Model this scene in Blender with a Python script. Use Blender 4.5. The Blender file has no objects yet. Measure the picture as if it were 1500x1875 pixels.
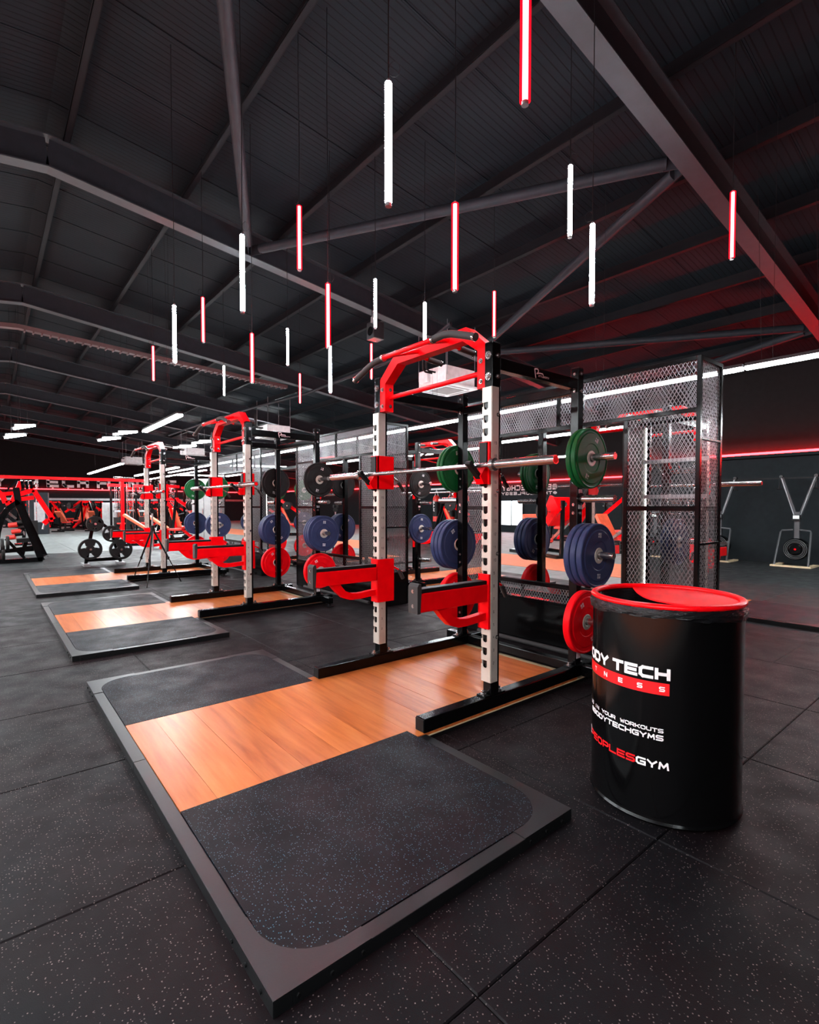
import bpy, math, random
import numpy as np
from mathutils import Vector, Matrix
PI = math.pi
random.seed(7)
SC = bpy.context.scene
COL = SC.collection

# ------------------------------------------------------------------ camera
def rad(d): return d * PI / 180
YAW, PITCH, ROLL = rad(50.555), rad(-1.7465), rad(-0.0297)
CAM = Vector((-0.5299, -1.1777, 1.2775))
_F0 = Vector((math.cos(YAW), math.sin(YAW), 0)); _R0 = Vector((math.sin(YAW), -math.cos(YAW), 0)); _U0 = Vector((0, 0, 1))
_F = _F0 * math.cos(PITCH) + _U0 * math.sin(PITCH)
_V = _U0 * math.cos(PITCH) - _F0 * math.sin(PITCH)
_R = _R0 * math.cos(ROLL) - _V * math.sin(ROLL)
_U = _R0 * math.sin(ROLL) + _V * math.cos(ROLL)
cam_data = bpy.data.cameras.new('camera')
cam_data.sensor_fit = 'HORIZONTAL'; cam_data.sensor_width = 36
cam_data.lens = 945.5 / 1500 * 36
cam_data.shift_y = (955.9 - 937.5) / 1500
cam_data.clip_end = 200
cam = bpy.data.objects.new('camera', cam_data); COL.objects.link(cam)
cam.matrix_world = Matrix(((_R.x, _U.x, -_F.x, CAM.x), (_R.y, _U.y, -_F.y, CAM.y), (_R.z, _U.z, -_F.z, CAM.z), (0, 0, 0, 1)))
SC.camera = cam

# ------------------------------------------------------------------ world, exposure, light levels
w = bpy.data.worlds.new('world'); SC.world = w; w.use_nodes = True
w.node_tree.nodes['Background'].inputs[0].default_value = (0.02, 0.022, 0.025, 1)
w.node_tree.nodes['Background'].inputs[1].default_value = 1.0
vs = SC.view_settings
vs.view_transform = 'Standard'; vs.look = 'None'; vs.gamma = 1; vs.use_curve_mapping = False
vs.exposure = 0.35
TUBE_WHITE = 170.0      # radiance of the white pendant tubes
TUBE_RED = 230.0
STRIP = 110.0           # long linear pendants
LED_RED = 80.0
WINDOW = 5.0
cy = SC.cycles
cy.max_bounces = 6; cy.diffuse_bounces = 3; cy.glossy_bounces = 4; cy.transmission_bounces = 3; cy.transparent_max_bounces = 6
cy.sample_clamp_indirect = 4.0; cy.sample_clamp_direct = 0.0
cy.caustics_reflective = False; cy.caustics_refractive = False
cy.use_light_tree = True
cy.use_denoising = True
cy.use_adaptive_sampling = True; cy.adaptive_threshold = 0.02

# ------------------------------------------------------------------ materials
def new_mat(name):
    m = bpy.data.materials.new(name); m.use_nodes = True
    nt = m.node_tree; b = nt.nodes['Principled BSDF']
    return m, nt, b
def ramp(nt, fac, stops):
    r = nt.nodes.new('ShaderNodeValToRGB')
    while len(r.color_ramp.elements) < len(stops): r.color_ramp.elements.new(0.5)
    for e, (p, c) in zip(r.color_ramp.elements, stops):
        e.position = p; e.color = (c[0], c[1], c[2], 1)
    nt.links.new(fac, r.inputs[0]); return r.outputs[0]
def texco(nt, scale=(1, 1, 1), kind='Object'):
    t = nt.nodes.new('ShaderNodeTexCoord'); mp = nt.nodes.new('ShaderNodeMapping')
    mp.inputs['Scale'].default_value = scale
    nt.links.new(t.outputs[kind], mp.inputs[0]); return mp.outputs[0]
def worldco(nt, scale=(1, 1, 1)):
    g = nt.nodes.new('ShaderNodeNewGeometry'); mp = nt.nodes.new('ShaderNodeMapping')
    mp.inputs['Scale'].default_value = scale
    nt.links.new(g.outputs['Position'], mp.inputs[0]); return mp.outputs[0]
def noise(nt, vec, scale, detail=3, rough=0.5):
    n = nt.nodes.new('ShaderNodeTexNoise'); n.inputs['Scale'].default_value = scale
    n.inputs['Detail'].default_value = detail; n.inputs['Roughness'].default_value = rough
    nt.links.new(vec, n.inputs['Vector']); return n.outputs['Fac']
def bump(nt, b, h, strength, dist=0.002):
    n = nt.nodes.new('ShaderNodeBump'); n.inputs['Strength'].default_value = strength; n.inputs['Distance'].default_value = dist
    nt.links.new(h, n.inputs['Height']); nt.links.new(n.outputs[0], b.inputs['Normal'])
def mix(nt, fac, a, b_):
    m = nt.nodes.new('ShaderNodeMix'); m.data_type = 'RGBA'
    if isinstance(fac, float): m.inputs[0].default_value = fac
    else: nt.links.new(fac, m.inputs[0])
    for i, v in ((6, a), (7, b_)):
        if isinstance(v, tuple): m.inputs[i].default_value = (v[0], v[1], v[2], 1)
        else: nt.links.new(v, m.inputs[i])
    return m.outputs[2]
def paint(name, col, rough=0.35, metal=0.0, var=0.12, coat=0.0, bscale=60, bstr=0.05, spec=0.5):
    m, nt, b = new_mat(name)
    v = worldco(nt); f = noise(nt, v, 9, 4)
    lo = tuple(c * (1 - var) for c in col); hi = tuple(min(1, c * (1 + var)) for c in col)
    nt.links.new(ramp(nt, f, [(0.3, lo), (0.7, hi)]), b.inputs['Base Color'])
    b.inputs['Roughness'].default_value = rough; b.inputs['Metallic'].default_value = metal
    b.inputs['Coat Weight'].default_value = coat; b.inputs['Specular IOR Level'].default_value = spec
    if bstr: bump(nt, b, noise(nt, v, bscale, 3), bstr, 0.001)
    return m
def emit(name, col, strength):
    m, nt, b = new_mat(name)
    b.inputs['Base Color'].default_value = (*col, 1); b.inputs['Emission Color'].default_value = (*col, 1)
    b.inputs['Emission Strength'].default_value = strength; b.inputs['Roughness'].default_value = 0.6
    return m
def rubber(name, base, specks, scale, thr=0.13, rough=0.5, dense=0.5, spec=0.15, tint=1.0):
    """rubber crumb: dark ground, coloured flecks out of a voronoi, soft blotches and footfall scuffs"""
    m, nt, b = new_mat(name)
    v = worldco(nt)
    vo = nt.nodes.new('ShaderNodeTexVoronoi'); vo.inputs['Scale'].default_value = scale; nt.links.new(v, vo.inputs['Vector'])
    f = ramp(nt, vo.outputs['Distance'], [(0.0, (1, 1, 1)), (thr, (1, 1, 1)), (thr * 1.5, (0, 0, 0))])
    sep = nt.nodes.new('ShaderNodeSeparateColor'); nt.links.new(vo.outputs['Color'], sep.inputs[0])
    pick = ramp(nt, sep.outputs[0], [(dense - 0.02, (0, 0, 0)), (dense, (1, 1, 1))])
    mu = nt.nodes.new('ShaderNodeMath'); mu.operation = 'MULTIPLY'; nt.links.new(f, mu.inputs[0]); nt.links.new(pick, mu.inputs[1])
    big = noise(nt, v, 2.2, 5, 0.6)
    g1 = ramp(nt, big, [(0.3, tuple(c * 0.75 for c in base)), (0.72, tuple(c * 1.25 for c in base))])
    hue = ramp(nt, noise(nt, v, 1.1, 5, 0.65), [(0.42, (1 + .30 * tint, 1 - .20 * tint, 1 - .08 * tint)), (0.58, (1 - .20 * tint, 1 - .02 * tint, 1 + .10 * tint))])
    hm = nt.nodes.new('ShaderNodeMix'); hm.data_type = 'RGBA'; hm.blend_type = 'MULTIPLY'; hm.inputs[0].default_value = 1
    nt.links.new(g1, hm.inputs[6]); nt.links.new(hue, hm.inputs[7]); ground = hm.outputs[2]
    sc = ramp(nt, sep.outputs[1], [(0.0, specks[0]), (1.0, specks[1])])
    nt.links.new(mix(nt, mu.outputs[0], ground, sc), b.inputs['Base Color'])
    rr = ramp(nt, noise(nt, v, 5, 4), [(0.3, (rough - 0.08,) * 3), (0.7, (rough + 0.12,) * 3)])
    nt.links.new(rr, b.inputs['Roughness'])
    b.inputs['Specular IOR Level'].default_value = spec
    bump(nt, b, noise(nt, v, 420, 2), 0.35, 0.001)
    return m

M = {}
M['black'] = paint('black_powder_coat', (0.0018, 0.0020, 0.0023), 0.18, bstr=0.03, spec=0.17)
M['black_matt'] = paint('black_matt_plastic', (0.005, 0.005, 0.0055), 0.5, spec=0.2)
M['black_gloss'] = paint('black_gloss_enamel', (0.002, 0.002, 0.0022), 0.14, bstr=0.012, bscale=12, spec=0.25)
M['foam'] = paint('black_foam_grip', (0.020, 0.017, 0.017), 0.7, bscale=200, bstr=0.3)
M['red'] = paint('red_powder_coat', (0.93, 0.0012, 0.005), 0.28, bstr=0.02, spec=0.13)
M['lid_red'] = paint('matt_red_lid_paint', (0.90, 0.002, 0.006), 0.45, bstr=0.02, spec=0.10)
M['red_pad'] = paint('red_vinyl', (0.75, 0.03, 0.02), 0.42)
M['orange_pad'] = paint('orange_red_vinyl', (0.85, 0.14, 0.06), 0.45)
M['steel'] = paint('brushed_steel', (0.54, 0.49, 0.43), 0.33, metal=0.3, bscale=40)
M['chrome'] = paint('chrome', (0.50, 0.46, 0.455), 0.2, metal=0.95, bstr=0)
M['alu'] = paint('grey_aluminium', (0.35, 0.36, 0.37), 0.4, metal=0.8)
M['mesh'] = paint('expanded_metal', (0.17, 0.18, 0.19), 0.34, metal=0.6, bstr=0)
M['green'] = paint('green_rubber', (0.004, 0.080, 0.020), 0.42, spec=0.2)
M['blue'] = paint('blue_rubber', (0.026, 0.038, 0.100), 0.45, spec=0.2)
M['redrub'] = paint('red_rubber', (0.88, 0.002, 0.008), 0.42, spec=0.12)
M['blackrub'] = paint('black_rubber', (0.006, 0.0055, 0.0055), 0.5, spec=0.2)
M['white_print'] = paint('white_print', (0.85, 0.80, 0.80), 0.5, bstr=0, var=0.03)
M['red_print'] = paint('red_print', (0.80, 0.006, 0.010), 0.4, bstr=0, var=0.03)
M['pale_print'] = paint('pink_white_print', (0.8, 0.55, 0.55), 0.5, bstr=0, var=0.03)
M['white_case'] = paint('white_sheet_metal', (0.75, 0.74, 0.74), 0.4)
M['case_grey'] = paint('pale_grey_cabinet', (0.28, 0.28, 0.28), 0.5)
M['ski_grey'] = paint('mid_grey_machine_paint', (0.055, 0.058, 0.062), 0.45)
M['grille'] = paint('grey_grille', (0.22, 0.20, 0.20), 0.6)
M['wall_low'] = paint('dark_grey_wall', (0.012, 0.0155, 0.0175), 0.8, bscale=30, bstr=0.15, spec=0.12)
M['wall_up'] = paint('black_cladding', (0.0085, 0.0075, 0.0078), 0.6, bscale=25, bstr=0.1, spec=0.06)
M['flange'] = paint('rafter_paint_lit_flange', (0.026, 0.034, 0.040), 0.5, bstr=0.1, spec=0.5)  # glossier copy of the rafter paint, lightened to imitate light from below
M['structural'] = paint('dark_grey_steel_paint', (0.0165, 0.0205, 0.025), 0.5, bstr=0.1, spec=0.15)
M['purlin'] = paint('galvanised_grey_purlin', (0.007, 0.0075, 0.009), 0.5, bstr=0.1, spec=0.08)
M['tray'] = paint('brown_cable_tray', (0.09, 0.05, 0.05), 0.5)
M['skin_wood'] = paint('pale_wood', (0.62, 0.48, 0.30), 0.5)
M['track'] = paint('orange_running_track', (0.75, 0.20, 0.09), 0.6, bscale=200, bstr=0.3)
M['tile'] = rubber('floor_rubber', (0.0052, 0.0036, 0.0041), ((0.20, 0.15, 0.14), (0.06, 0.05, 0.05)), 115, 0.18, 0.56, dense=0.58, spec=0.12)
M['tile_glare'] = rubber('floor_rubber_with_glare', (0.165, 0.178, 0.175), ((0.33, 0.34, 0.33), (0.22, 0.22, 0.22)), 115, 0.18, 0.5, dense=0.6, tint=0.0)  # same floor rubber with bright grazing reflection put into the colour
M['tile_half_glare'] = rubber('floor_rubber_with_half_glare', (0.022, 0.024, 0.0245), ((0.12, 0.12, 0.12), (0.05, 0.05, 0.05)), 115, 0.18, 0.5, dense=0.6, tint=0.1)  # same floor rubber, a weaker brightening put into the colour
M['mat_rubber'] = rubber('platform_rubber', (0.0036, 0.0030, 0.0044), ((0.025, 0.11, 0.16), (0.10, 0.14, 0.18)), 135, 0.2, 0.52, dense=0.5)
M['frame_black'] = paint('satin_black_frame', (0.0050, 0.0056, 0.0062), 0.36, bstr=0.1, bscale=150, spec=0.35)
M['white_light'] = emit('white_light', (0.80, 0.91, 1.0), TUBE_WHITE)
M['red_light'] = emit('red_light_core', (1.0, 0.03, 0.035), TUBE_RED)
M['strip_light'] = emit('strip_light', (0.90, 0.97, 1.0), STRIP)
M['strip_far'] = emit('far_strip_light', (0.90, 0.97, 1.0), STRIP * 1.2)
M['led_red'] = emit('red_led_line', (1.0, 0.0045, 0.006), LED_RED)
M['led_red_far'] = emit('far_red_led_line', (1.0, 0.012, 0.016), 28.0)
M['led_white'] = emit('white_led_line', (1.0, 0.95, 0.85), 12.0)
M['window'] = emit('bright_daylight_pane', (0.85, 0.93, 1.0), WINDOW)
M['sign_white'] = paint('white_letter_paint', (0.9, 0.85, 0.85), 0.5, bstr=0)  # plain white paint, no emission
M['screen'] = emit('lit_screen', (0.55, 0.65, 0.62), 0.5)
def red_halo():
    m, nt, b = new_mat('red_halo_shell')  # glowing shell that imitates the halo around the red tubes
    tr = nt.nodes.new('ShaderNodeBsdfTransparent'); tr.inputs[0].default_value = (1, 0.55, 0.55, 1)
    em = nt.nodes.new('ShaderNodeEmission'); em.inputs[0].default_value = (1, 0.005, 0.02, 1); em.inputs[1].default_value = 1.8
    mx = nt.nodes.new('ShaderNodeMixShader'); mx.inputs[0].default_value = 0.5
    nt.links.new(tr.outputs[0], mx.inputs[1]); nt.links.new(em.outputs[0], mx.inputs[2])
    nt.links.new(mx.outputs[0], nt.nodes['Material Output'].inputs[0]); return m
M['red_halo'] = red_halo()
def mirror():
    m, nt, b = new_mat('mirror_glass')
    b.inputs['Base Color'].default_value = (0.90, 0.92, 0.92, 1); b.inputs['Metallic'].default_value = 1; b.inputs['Roughness'].default_value = 0.0
    return m
M['mirror'] = mirror()
def wood():
    m, nt, b = new_mat('orange_beech_laminate')
    v = worldco(nt, (10, 0.9, 1)); oi = nt.nodes.new('ShaderNodeObjectInfo')
    ad = nt.nodes.new('ShaderNodeVectorMath'); ad.operation = 'ADD'
    cmb = nt.nodes.new('ShaderNodeCombineXYZ'); mu = nt.nodes.new('ShaderNodeMath'); mu.operation = 'MULTIPLY'; mu.inputs[1].default_value = 37
    nt.links.new(oi.outputs['Random'], mu.inputs[0]); nt.links.new(mu.outputs[0], cmb.inputs[1])
    nt.links.new(v, ad.inputs[0]); nt.links.new(cmb.outputs[0], ad.inputs[1])
    n1 = noise(nt, ad.outputs[0], 1.6, 6, 0.6)
    c = ramp(nt, n1, [(0.28, (0.33, 0.070, 0.014)), (0.48, (0.50, 0.130, 0.030)), (0.75, (0.62, 0.20, 0.060))])
    tint = ramp(nt, oi.outputs['Random'], [(0, (0.88, 0.86, 0.84)), (1, (1.08, 1.06, 1.05))])
    mm = nt.nodes.new('ShaderNodeMix'); mm.data_type = 'RGBA'; mm.blend_type = 'MULTIPLY'; mm.inputs[0].default_value = 1
    nt.links.new(c, mm.inputs[6]); nt.links.new(tint, mm.inputs[7]); nt.links.new(mm.outputs[2], b.inputs['Base Color'])
    b.inputs['Roughness'].default_value = 0.30; b.inputs['Specular IOR Level'].default_value = 0.2
    bump(nt, b, n1, 0.06, 0.001); return m
M['wood'] = wood()
def roof():
    m, nt, b = new_mat('micro_ribbed_roof_liner')
    v = worldco(nt)
    wv = nt.nodes.new('ShaderNodeTexWave'); wv.wave_type = 'BANDS'; wv.bands_direction = 'Y'; wv.inputs['Scale'].default_value = 3.9
    wv.inputs['Distortion'].default_value = 0; nt.links.new(v, wv.inputs['Vector'])
    r = ramp(nt, wv.outputs['Fac'], [(0.0, (0, 0, 0)), (0.10, (1, 1, 1)), (1, (1, 1, 1))])
    c = ramp(nt, noise(nt, v, 1.5, 4), [(0.3, (0.0090, 0.0125, 0.0158)), (0.7, (0.0120, 0.0162, 0.0202))])
    nt.links.new(mix(nt, r, (0.006, 0.0065, 0.0075), c), b.inputs['Base Color'])
    b.inputs['Roughness'].default_value = 0.6; b.inputs['Specular IOR Level'].default_value = 0.05; bump(nt, b, r, 0.6, 0.003); return m
M['roof'] = roof()
def bag():
    m, nt, b = new_mat('wrinkled_black_liner')
    v = texco(nt, (1, 1, 7)); n1 = noise(nt, v, 9, 5, 0.6)
    b.inputs['Base Color'].default_value = (0.006, 0.006, 0.007, 1); b.inputs['Roughness'].default_value = 0.18; b.inputs['Specular IOR Level'].default_value = 0.45
    bump(nt, b, n1, 1.0, 0.02); return m
M['bag'] = bag()

# ------------------------------------------------------------------ mesh helpers
STUFF = {'bolt', 'engraved_numbers', 'weight_marking', 'hanging_wire', 'chrome_ring', 'mount_plate', 'foot'}
class MB:
    """collects shapes (world coordinates) and links them as one mesh object"""
    def __init__(s): s.v = []; s.f = []; s.sm = []; s.T = None
    def add(s, vs_, fs, smooth=False):
        n = len(s.v)
        if s.T is not None: vs_ = [tuple(s.T @ Vector(p)) for p in vs_]
        s.v += [tuple(p) for p in vs_]; s.f += [tuple(i + n for i in f) for f in fs]; s.sm += [smooth] * len(fs)
    def box(s, x0, x1, y0, y1, z0, z1):
        s.add([(x, y, z) for x in (x0, x1) for y in (y0, y1) for z in (z0, z1)],
              [(0, 1, 3, 2), (4, 6, 7, 5), (0, 4, 5, 1), (2, 3, 7, 6), (0, 2, 6, 4), (1, 5, 7, 3)]); return s
    def beam(s, a, b, w_, h, up=(0, 0, 1)):
        """rectangular bar from a to b, w_ across, h along up"""
        a, b = Vector(a), Vector(b); d = (b - a).normalized(); u = Vector(up)
        if abs(d.dot(u)) > 0.99: u = Vector((1, 0, 0))
        r = d.cross(u).normalized(); u = r.cross(d).normalized()
        vs_ = [p + r * (sx * w_ / 2) + u * (sz * h / 2) for p in (a, b) for sx in (-1, 1) for sz in (-1, 1)]
        s.add(vs_, [(0, 1, 3, 2), (4, 6, 7, 5), (0, 4, 5, 1), (2, 3, 7, 6), (0, 2, 6, 4), (1, 5, 7, 3)]); return s
    def cyl(s, a, b, r, n=16, r2=None, caps=True):
        a, b = Vector(a), Vector(b); d = (b - a).normalized()
        u = Vector((0, 0, 1)) if abs(d.z) < 0.9 else Vector((1, 0, 0))
        p = d.cross(u).normalized(); q = d.cross(p).normalized(); r2 = r if r2 is None else r2
        A = [a + (p * math.cos(t) + q * math.sin(t)) * r for t in [2 * PI * i / n for i in range(n)]]
        B = [b + (p * math.cos(t) + q * math.sin(t)) * r2 for t in [2 * PI * i / n for i in range(n)]]
        s.add(A + B, [(i, i + n, (i + 1) % n + n, (i + 1) % n) for i in range(n)], True)
        if caps: s.add(A, [tuple(range(n))]); s.add(B, [tuple(reversed(range(n)))])
        return s
    def tube(s, pts, r, n=10, caps=True):
        pts = [Vector(p) for p in pts]; rings = []; ref = None
        for i, p in enumerate(pts):
            d = (pts[min(i + 1, len(pts) - 1)] - pts[max(i - 1, 0)]).normalized()
            if ref is None: ref = Vector((0, 0, 1)) if abs(d.z) < 0.9 else Vector((1, 0, 0))
            pr_ = d.cross(ref).normalized(); q = pr_.cross(d).normalized(); ref = q
            rings.append([p + (pr_ * math.cos(t) + q * math.sin(t)) * r for t in [2 * PI * k / n for k in range(n)]])
        fs = [(i * n + k, i * n + (k + 1) % n, (i + 1) * n + (k + 1) % n, (i + 1) * n + k) for i in range(len(pts) - 1) for k in range(n)]
        s.add([v for rg in rings for v in rg], fs, True)
        if caps: s.add(rings[0], [tuple(reversed(range(n)))]); s.add(rings[-1], [tuple(range(n))])
        return s
    def lathe(s, prof, c=(0, 0, 0), axis='z', n=32, smooth=True, a0=0, a1=2 * PI):
        """prof: (radius, height) pairs; each pair of rows gets own verts unless smooth"""
        def P(r, h, t):
            x, y = r * math.cos(t), r * math.sin(t)
            p = (x, y, h) if axis == 'z' else (x, h, y) if axis == 'y' else (h, x, y)
            return (p[0] + c[0], p[1] + c[1], p[2] + c[2])
        full = abs(a1 - a0 - 2 * PI) < 1e-6; m_ = n if full else n + 1
        ts = [a0 + (a1 - a0) * i / n for i in range(m_)]
        for (r0, h0), (r1, h1) in zip(prof[:-1], prof[1:]):
            vs_ = [P(r0, h0, t) for t in ts] + [P(r1, h1, t) for t in ts]
            k = n if full else n
            s.add(vs_, [(i, (i + 1) % m_, (i + 1) % m_ + m_, i + m_) for i in range(k)], smooth)
        return s
    def prism(s, poly, axis, h0, h1):
        """polygon in the plane normal to axis, extruded from h0 to h1"""
        def P(p, h): return (h, p[0], p[1]) if axis == 'x' else (p[0], h, p[1]) if axis == 'y' else (p[0], p[1], h)
        n = len(poly)
        s.add([P(p, h0) for p in poly], [tuple(range(n))]); s.add([P(p, h1) for p in poly], [tuple(reversed(range(n)))])
        s.add([P(p, h0) for p in poly] + [P(p, h1) for p in poly], [(i, i + n, (i + 1) % n + n, (i + 1) % n) for i in range(n)]); return s
    def ball(s, c, r, n=10, sq=1.0):
        prof = [(r * math.sin(PI * i / n), -r * sq * math.cos(PI * i / n)) for i in range(n + 1)]
        return s.lathe(prof, c, 'z', n * 2)
    def build(s, name, mat, parent=None, org=None, bev=0.0, props=None):
        me = bpy.data.meshes.new(name)
        o_ = Vector(org) if org is not None else (Vector(parent['_org']) if parent is not None and '_org' in parent else Vector((0, 0, 0)))
        me.from_pydata([(x - o_.x, y - o_.y, z - o_.z) for x, y, z in s.v], [], s.f)
        me.polygons.foreach_set('use_smooth', s.sm)
        me.materials.append(M[mat] if isinstance(mat, str) else mat); me.update()
        ob = bpy.data.objects.new(name, me); COL.objects.link(ob)
        if parent is not None:
            ob.parent = parent; ob['_org'] = tuple(o_)
        else: ob.location = o_; ob['_org'] = tuple(o_)
        if bev:
            b = ob.modifiers.new('bevel', 'BEVEL'); b.width = bev; b.segments = 2; b.limit_method = 'ANGLE'; b.angle_limit = rad(40)
        if name in STUFF and parent is not None: ob['kind'] = 'stuff'
        if props:
            for k, v in props.items(): ob[k] = v
        return ob
def thing(name, loc, label=None, cat=None, group=None, kind=None):
    o = bpy.data.objects.new(name, None); COL.objects.link(o); o.location = loc; o['_org'] = tuple(loc); o.empty_display_size = 0.1
    return tag(o, label, cat, group, kind)
def tag(o, label=None, cat=None, group=None, kind=None):
    if label: o['label'] = label
    if cat: o['category'] = cat
    if group: o['group'] = group
    if kind: o['kind'] = kind
    return o
def copy_tree(o, parent=None):
    c = o.copy(); COL.objects.link(c)
    if parent is not None: c.parent = parent
    for ch in list(CH.get(o.name, [])) or [x for x in o.children]: copy_tree(ch, c)
    return c
CH = {}
def dup(root, loc, rz=0.0, label=None, group=None, scale=None):
    c = copy_tree(root); c.location = loc; c.rotation_euler = (0, 0, rz)
    if scale: c.scale = (scale,) * 3
    if label: c['label'] = label
    if group: c['group'] = group
    return c

# ------------------------------------------------------------------ stroke lettering
GL = {
 'A': [[(0, 0), (.36, 1), (.64, 1), (1, 0)], [(.17, .32), (.83, .32)]],
 'B': [[(0, .5), (.85, .5), (1, .62), (1, .88), (.85, 1), (0, 1), (0, 0), (.85, 0), (1, .12), (1, .38), (.85, .5)]],
 'C': [[(1, 1), (.22, 1), (0, .8), (0, .2), (.22, 0), (1, 0)]],
 'D': [[(0, 0), (0, 1), (.75, 1), (1, .78), (1, .22), (.75, 0), (0, 0)]],
 'E': [[(1, 1), (0, 1), (0, 0), (1, 0)], [(0, .5), (.92, .5)]],
 'F': [[(1, 1), (0, 1), (0, 0)], [(0, .5), (.9, .5)]],
 'G': [[(1, 1), (.2, 1), (0, .8), (0, .2), (.2, 0), (1, 0), (1, .48), (.5, .48)]],
 'H': [[(0, 0), (0, 1)], [(1, 0), (1, 1)], [(0, .5), (1, .5)]],
 'I': [[(.5, 0), (.5, 1)]],
 'K': [[(0, 0), (0, 1)], [(1, 1), (.35, .5), (1, 0)], [(0, .5), (.35, .5)]],
 'L': [[(0, 1), (0, 0), (1, 0)]],
 'M': [[(0, 0), (.1, 1), (.5, .3), (.9, 1), (1, 0)]],
 'N': [[(0, 0), (0, 1), (1, 0), (1, 1)]],
 'O': [[(.22, 0), (0, .2), (0, .8), (.22, 1), (.78, 1), (1, .8), (1, .2), (.78, 0), (.22, 0)]],
 'P': [[(0, 0), (0, 1), (.82, 1), (1, .85), (1, .55), (.82, .4), (0, .4)]],
 'R': [[(0, 0), (0, 1), (.82, 1), (1, .85), (1, .58), (.82, .42), (0, .42)], [(.5, .42), (1, 0)]],
 'S': [[(1, 1), (.15, 1), (0, .87), (0, .63), (.15, .5), (.85, .5), (1, .37), (1, .13), (.85, 0), (0, 0)]],
 'T': [[(0, 1), (1, 1)], [(.5, 1), (.5, 0)]],
 'U': [[(0, 1), (0, .2), (.22, 0), (.78, 0), (1, .2), (1, 1)]],
 'W': [[(0, 1), (.22, 0), (.5, .75), (.78, 0), (1, 1)]],
 'Y': [[(0, 1), (.5, .45), (1, 1)], [(.5, .45), (.5, 0)]],
 '@': [[(.72, .35), (.72, .7), (.35, .7), (.35, .35), (1, .35), (1, .8), (.8, 1), (.2, 1), (0, .8), (0, .2), (.2, 0), (1, 0)]],
 '#': [[(.3, 0), (.4, 1)], [(.65, 0), (.75, 1)], [(0, .33), (1, .33)], [(.03, .67), (1, .67)]],
 '0': [[(0, 0), (0, 1), (1, 1), (1, 0), (0, 0)]], '1': [[(.2, .8), (.5, 1), (.5, 0)]],
 '2': [[(0, 1), (1, 1), (1, .5), (0, .5), (0, 0), (1, 0)]], '3': [[(0, 1), (1, 1), (1, 0), (0, 0)], [(.2, .5), (1, .5)]],
 '4': [[(0, 1), (0, .5), (1, .5)], [(1, 1), (1, 0)]], '5': [[(1, 1), (0, 1), (0, .5), (1, .5), (1, 0), (0, 0)]],
 '6': [[(1, 1), (0, 1), (0, 0), (1, 0), (1, .5), (0, .5)]], '7': [[(0, 1), (1, 1), (.4, 0)]],
 '8': [[(0, 0), (0, 1), (1, 1), (1, 0), (0, 0)], [(0, .5), (1, .5)]], '9': [[(0, 0), (1, 0), (1, 1), (0, 1), (0, .5), (1, .5)]]}
def letters(mb, text, s0, adv, cw, h, t0, th, fn, step=0.02, slant=0.0):
    """write text: letter i starts at s0+i*adv, cw wide, h tall; fn(s,t) gives the surface point and is evaluated finely"""
    for i, chr_ in enumerate(text):
        if chr_ == ' ': continue
        for st in GL[chr_]:
            P = [(s0 + i * adv + (p[0] + slant * p[1]) * (cw - th) + th / 2, t0 + p[1] * (h - th) + th / 2) for p in st]
            for k in range(len(P) - 1):
                (ax, ay), (bx, by) = P[k], P[k + 1]
                L = math.hypot(bx - ax, by - ay)
                if L < 1e-9: continue
                dx, dy = (bx - ax) / L, (by - ay) / L
                ax, ay, bx2, by2 = ax - dx * th * .42, ay - dy * th * .42, bx + dx * th * .42, by + dy * th * .42
                L2 = math.hypot(bx2 - ax, by2 - ay); n = max(1, int(L2 / step)); nx, ny = -dy * th / 2, dx * th / 2
                vs_ = []
                for q in range(n + 1):
                    x, y = ax + (bx2 - ax) * q / n, ay + (by2 - ay) * q / n
                    vs_ += [fn(x + nx, y + ny), fn(x - nx, y - ny)]
                mb.add(vs_, [(2 * q, 2 * q + 1, 2 * q + 3, 2 * q + 2) for q in range(n)])
    return mb

# ------------------------------------------------------------------ room: floor
XL, XR, XR2, YF, YB = -13.1, 13.4, 19.0, -8.3, 44.0
fl = MB().box(XL, XR2, YF, YB, -0.14, -0.012).build('floor', 'black_matt', props={'kind': 'structure'})
def tile_box(mb, x0, x1, y0, y1, b=0.004):
    z0, z1, z2 = -0.012, -b, 0.0
    vs_ = [(x0, y0, z0), (x1, y0, z0), (x1, y1, z0), (x0, y1, z0), (x0, y0, z1), (x1, y0, z1), (x1, y1, z1), (x0, y1, z1),
           (x0 + b, y0 + b, z2), (x1 - b, y0 + b, z2), (x1 - b, y1 - b, z2), (x0 + b, y1 - b, z2)]
    mb.add(vs_, [(0, 1, 5, 4), (1, 2, 6, 5), (2, 3, 7, 6), (3, 0, 4, 7), (4, 5, 9, 8), (5, 6, 10, 9), (6, 7, 11, 10), (7, 4, 8, 11), (8, 9, 10, 11)])
tmb = MB(); tile_box(tmb, 0.0015, 0.9985, 0.0015, 0.9985)
tile0 = tmb.build('floor_tile', 'tile', fl, org=(0, 0, 0))
cells = []
for i in range(-14, 20):
    for j in range(-9, 46):
        x, y = 0.44 + i, -0.28 + j + (0.45 if i >= 4 else 0.0)
        if x < XL or x + 1 > XR2 or y < YF or y + 1 > YB: continue
        d = Vector((x + .5, y + .5, 0)) - CAM; f_ = d.dot(_F0); r_ = d.dot(_R0)
        vis = f_ > 0.5 and abs(r_) < f_ * 0.85 + 0.8
        cells.append((0 if vis else 1, f_ if vis else 99 + abs(f_), x, y))
cells.sort()
first = True; rest = MB(); restp = MB(); restm = MB()
def pale(x, y): return x < -1.2 or y > 15.5  # zone where the rubber colour is lightened to imitate reflected light
def mid(x, y): return x > 6.4 or y > 11.5  # zone with a half step of that painted brightening
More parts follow.
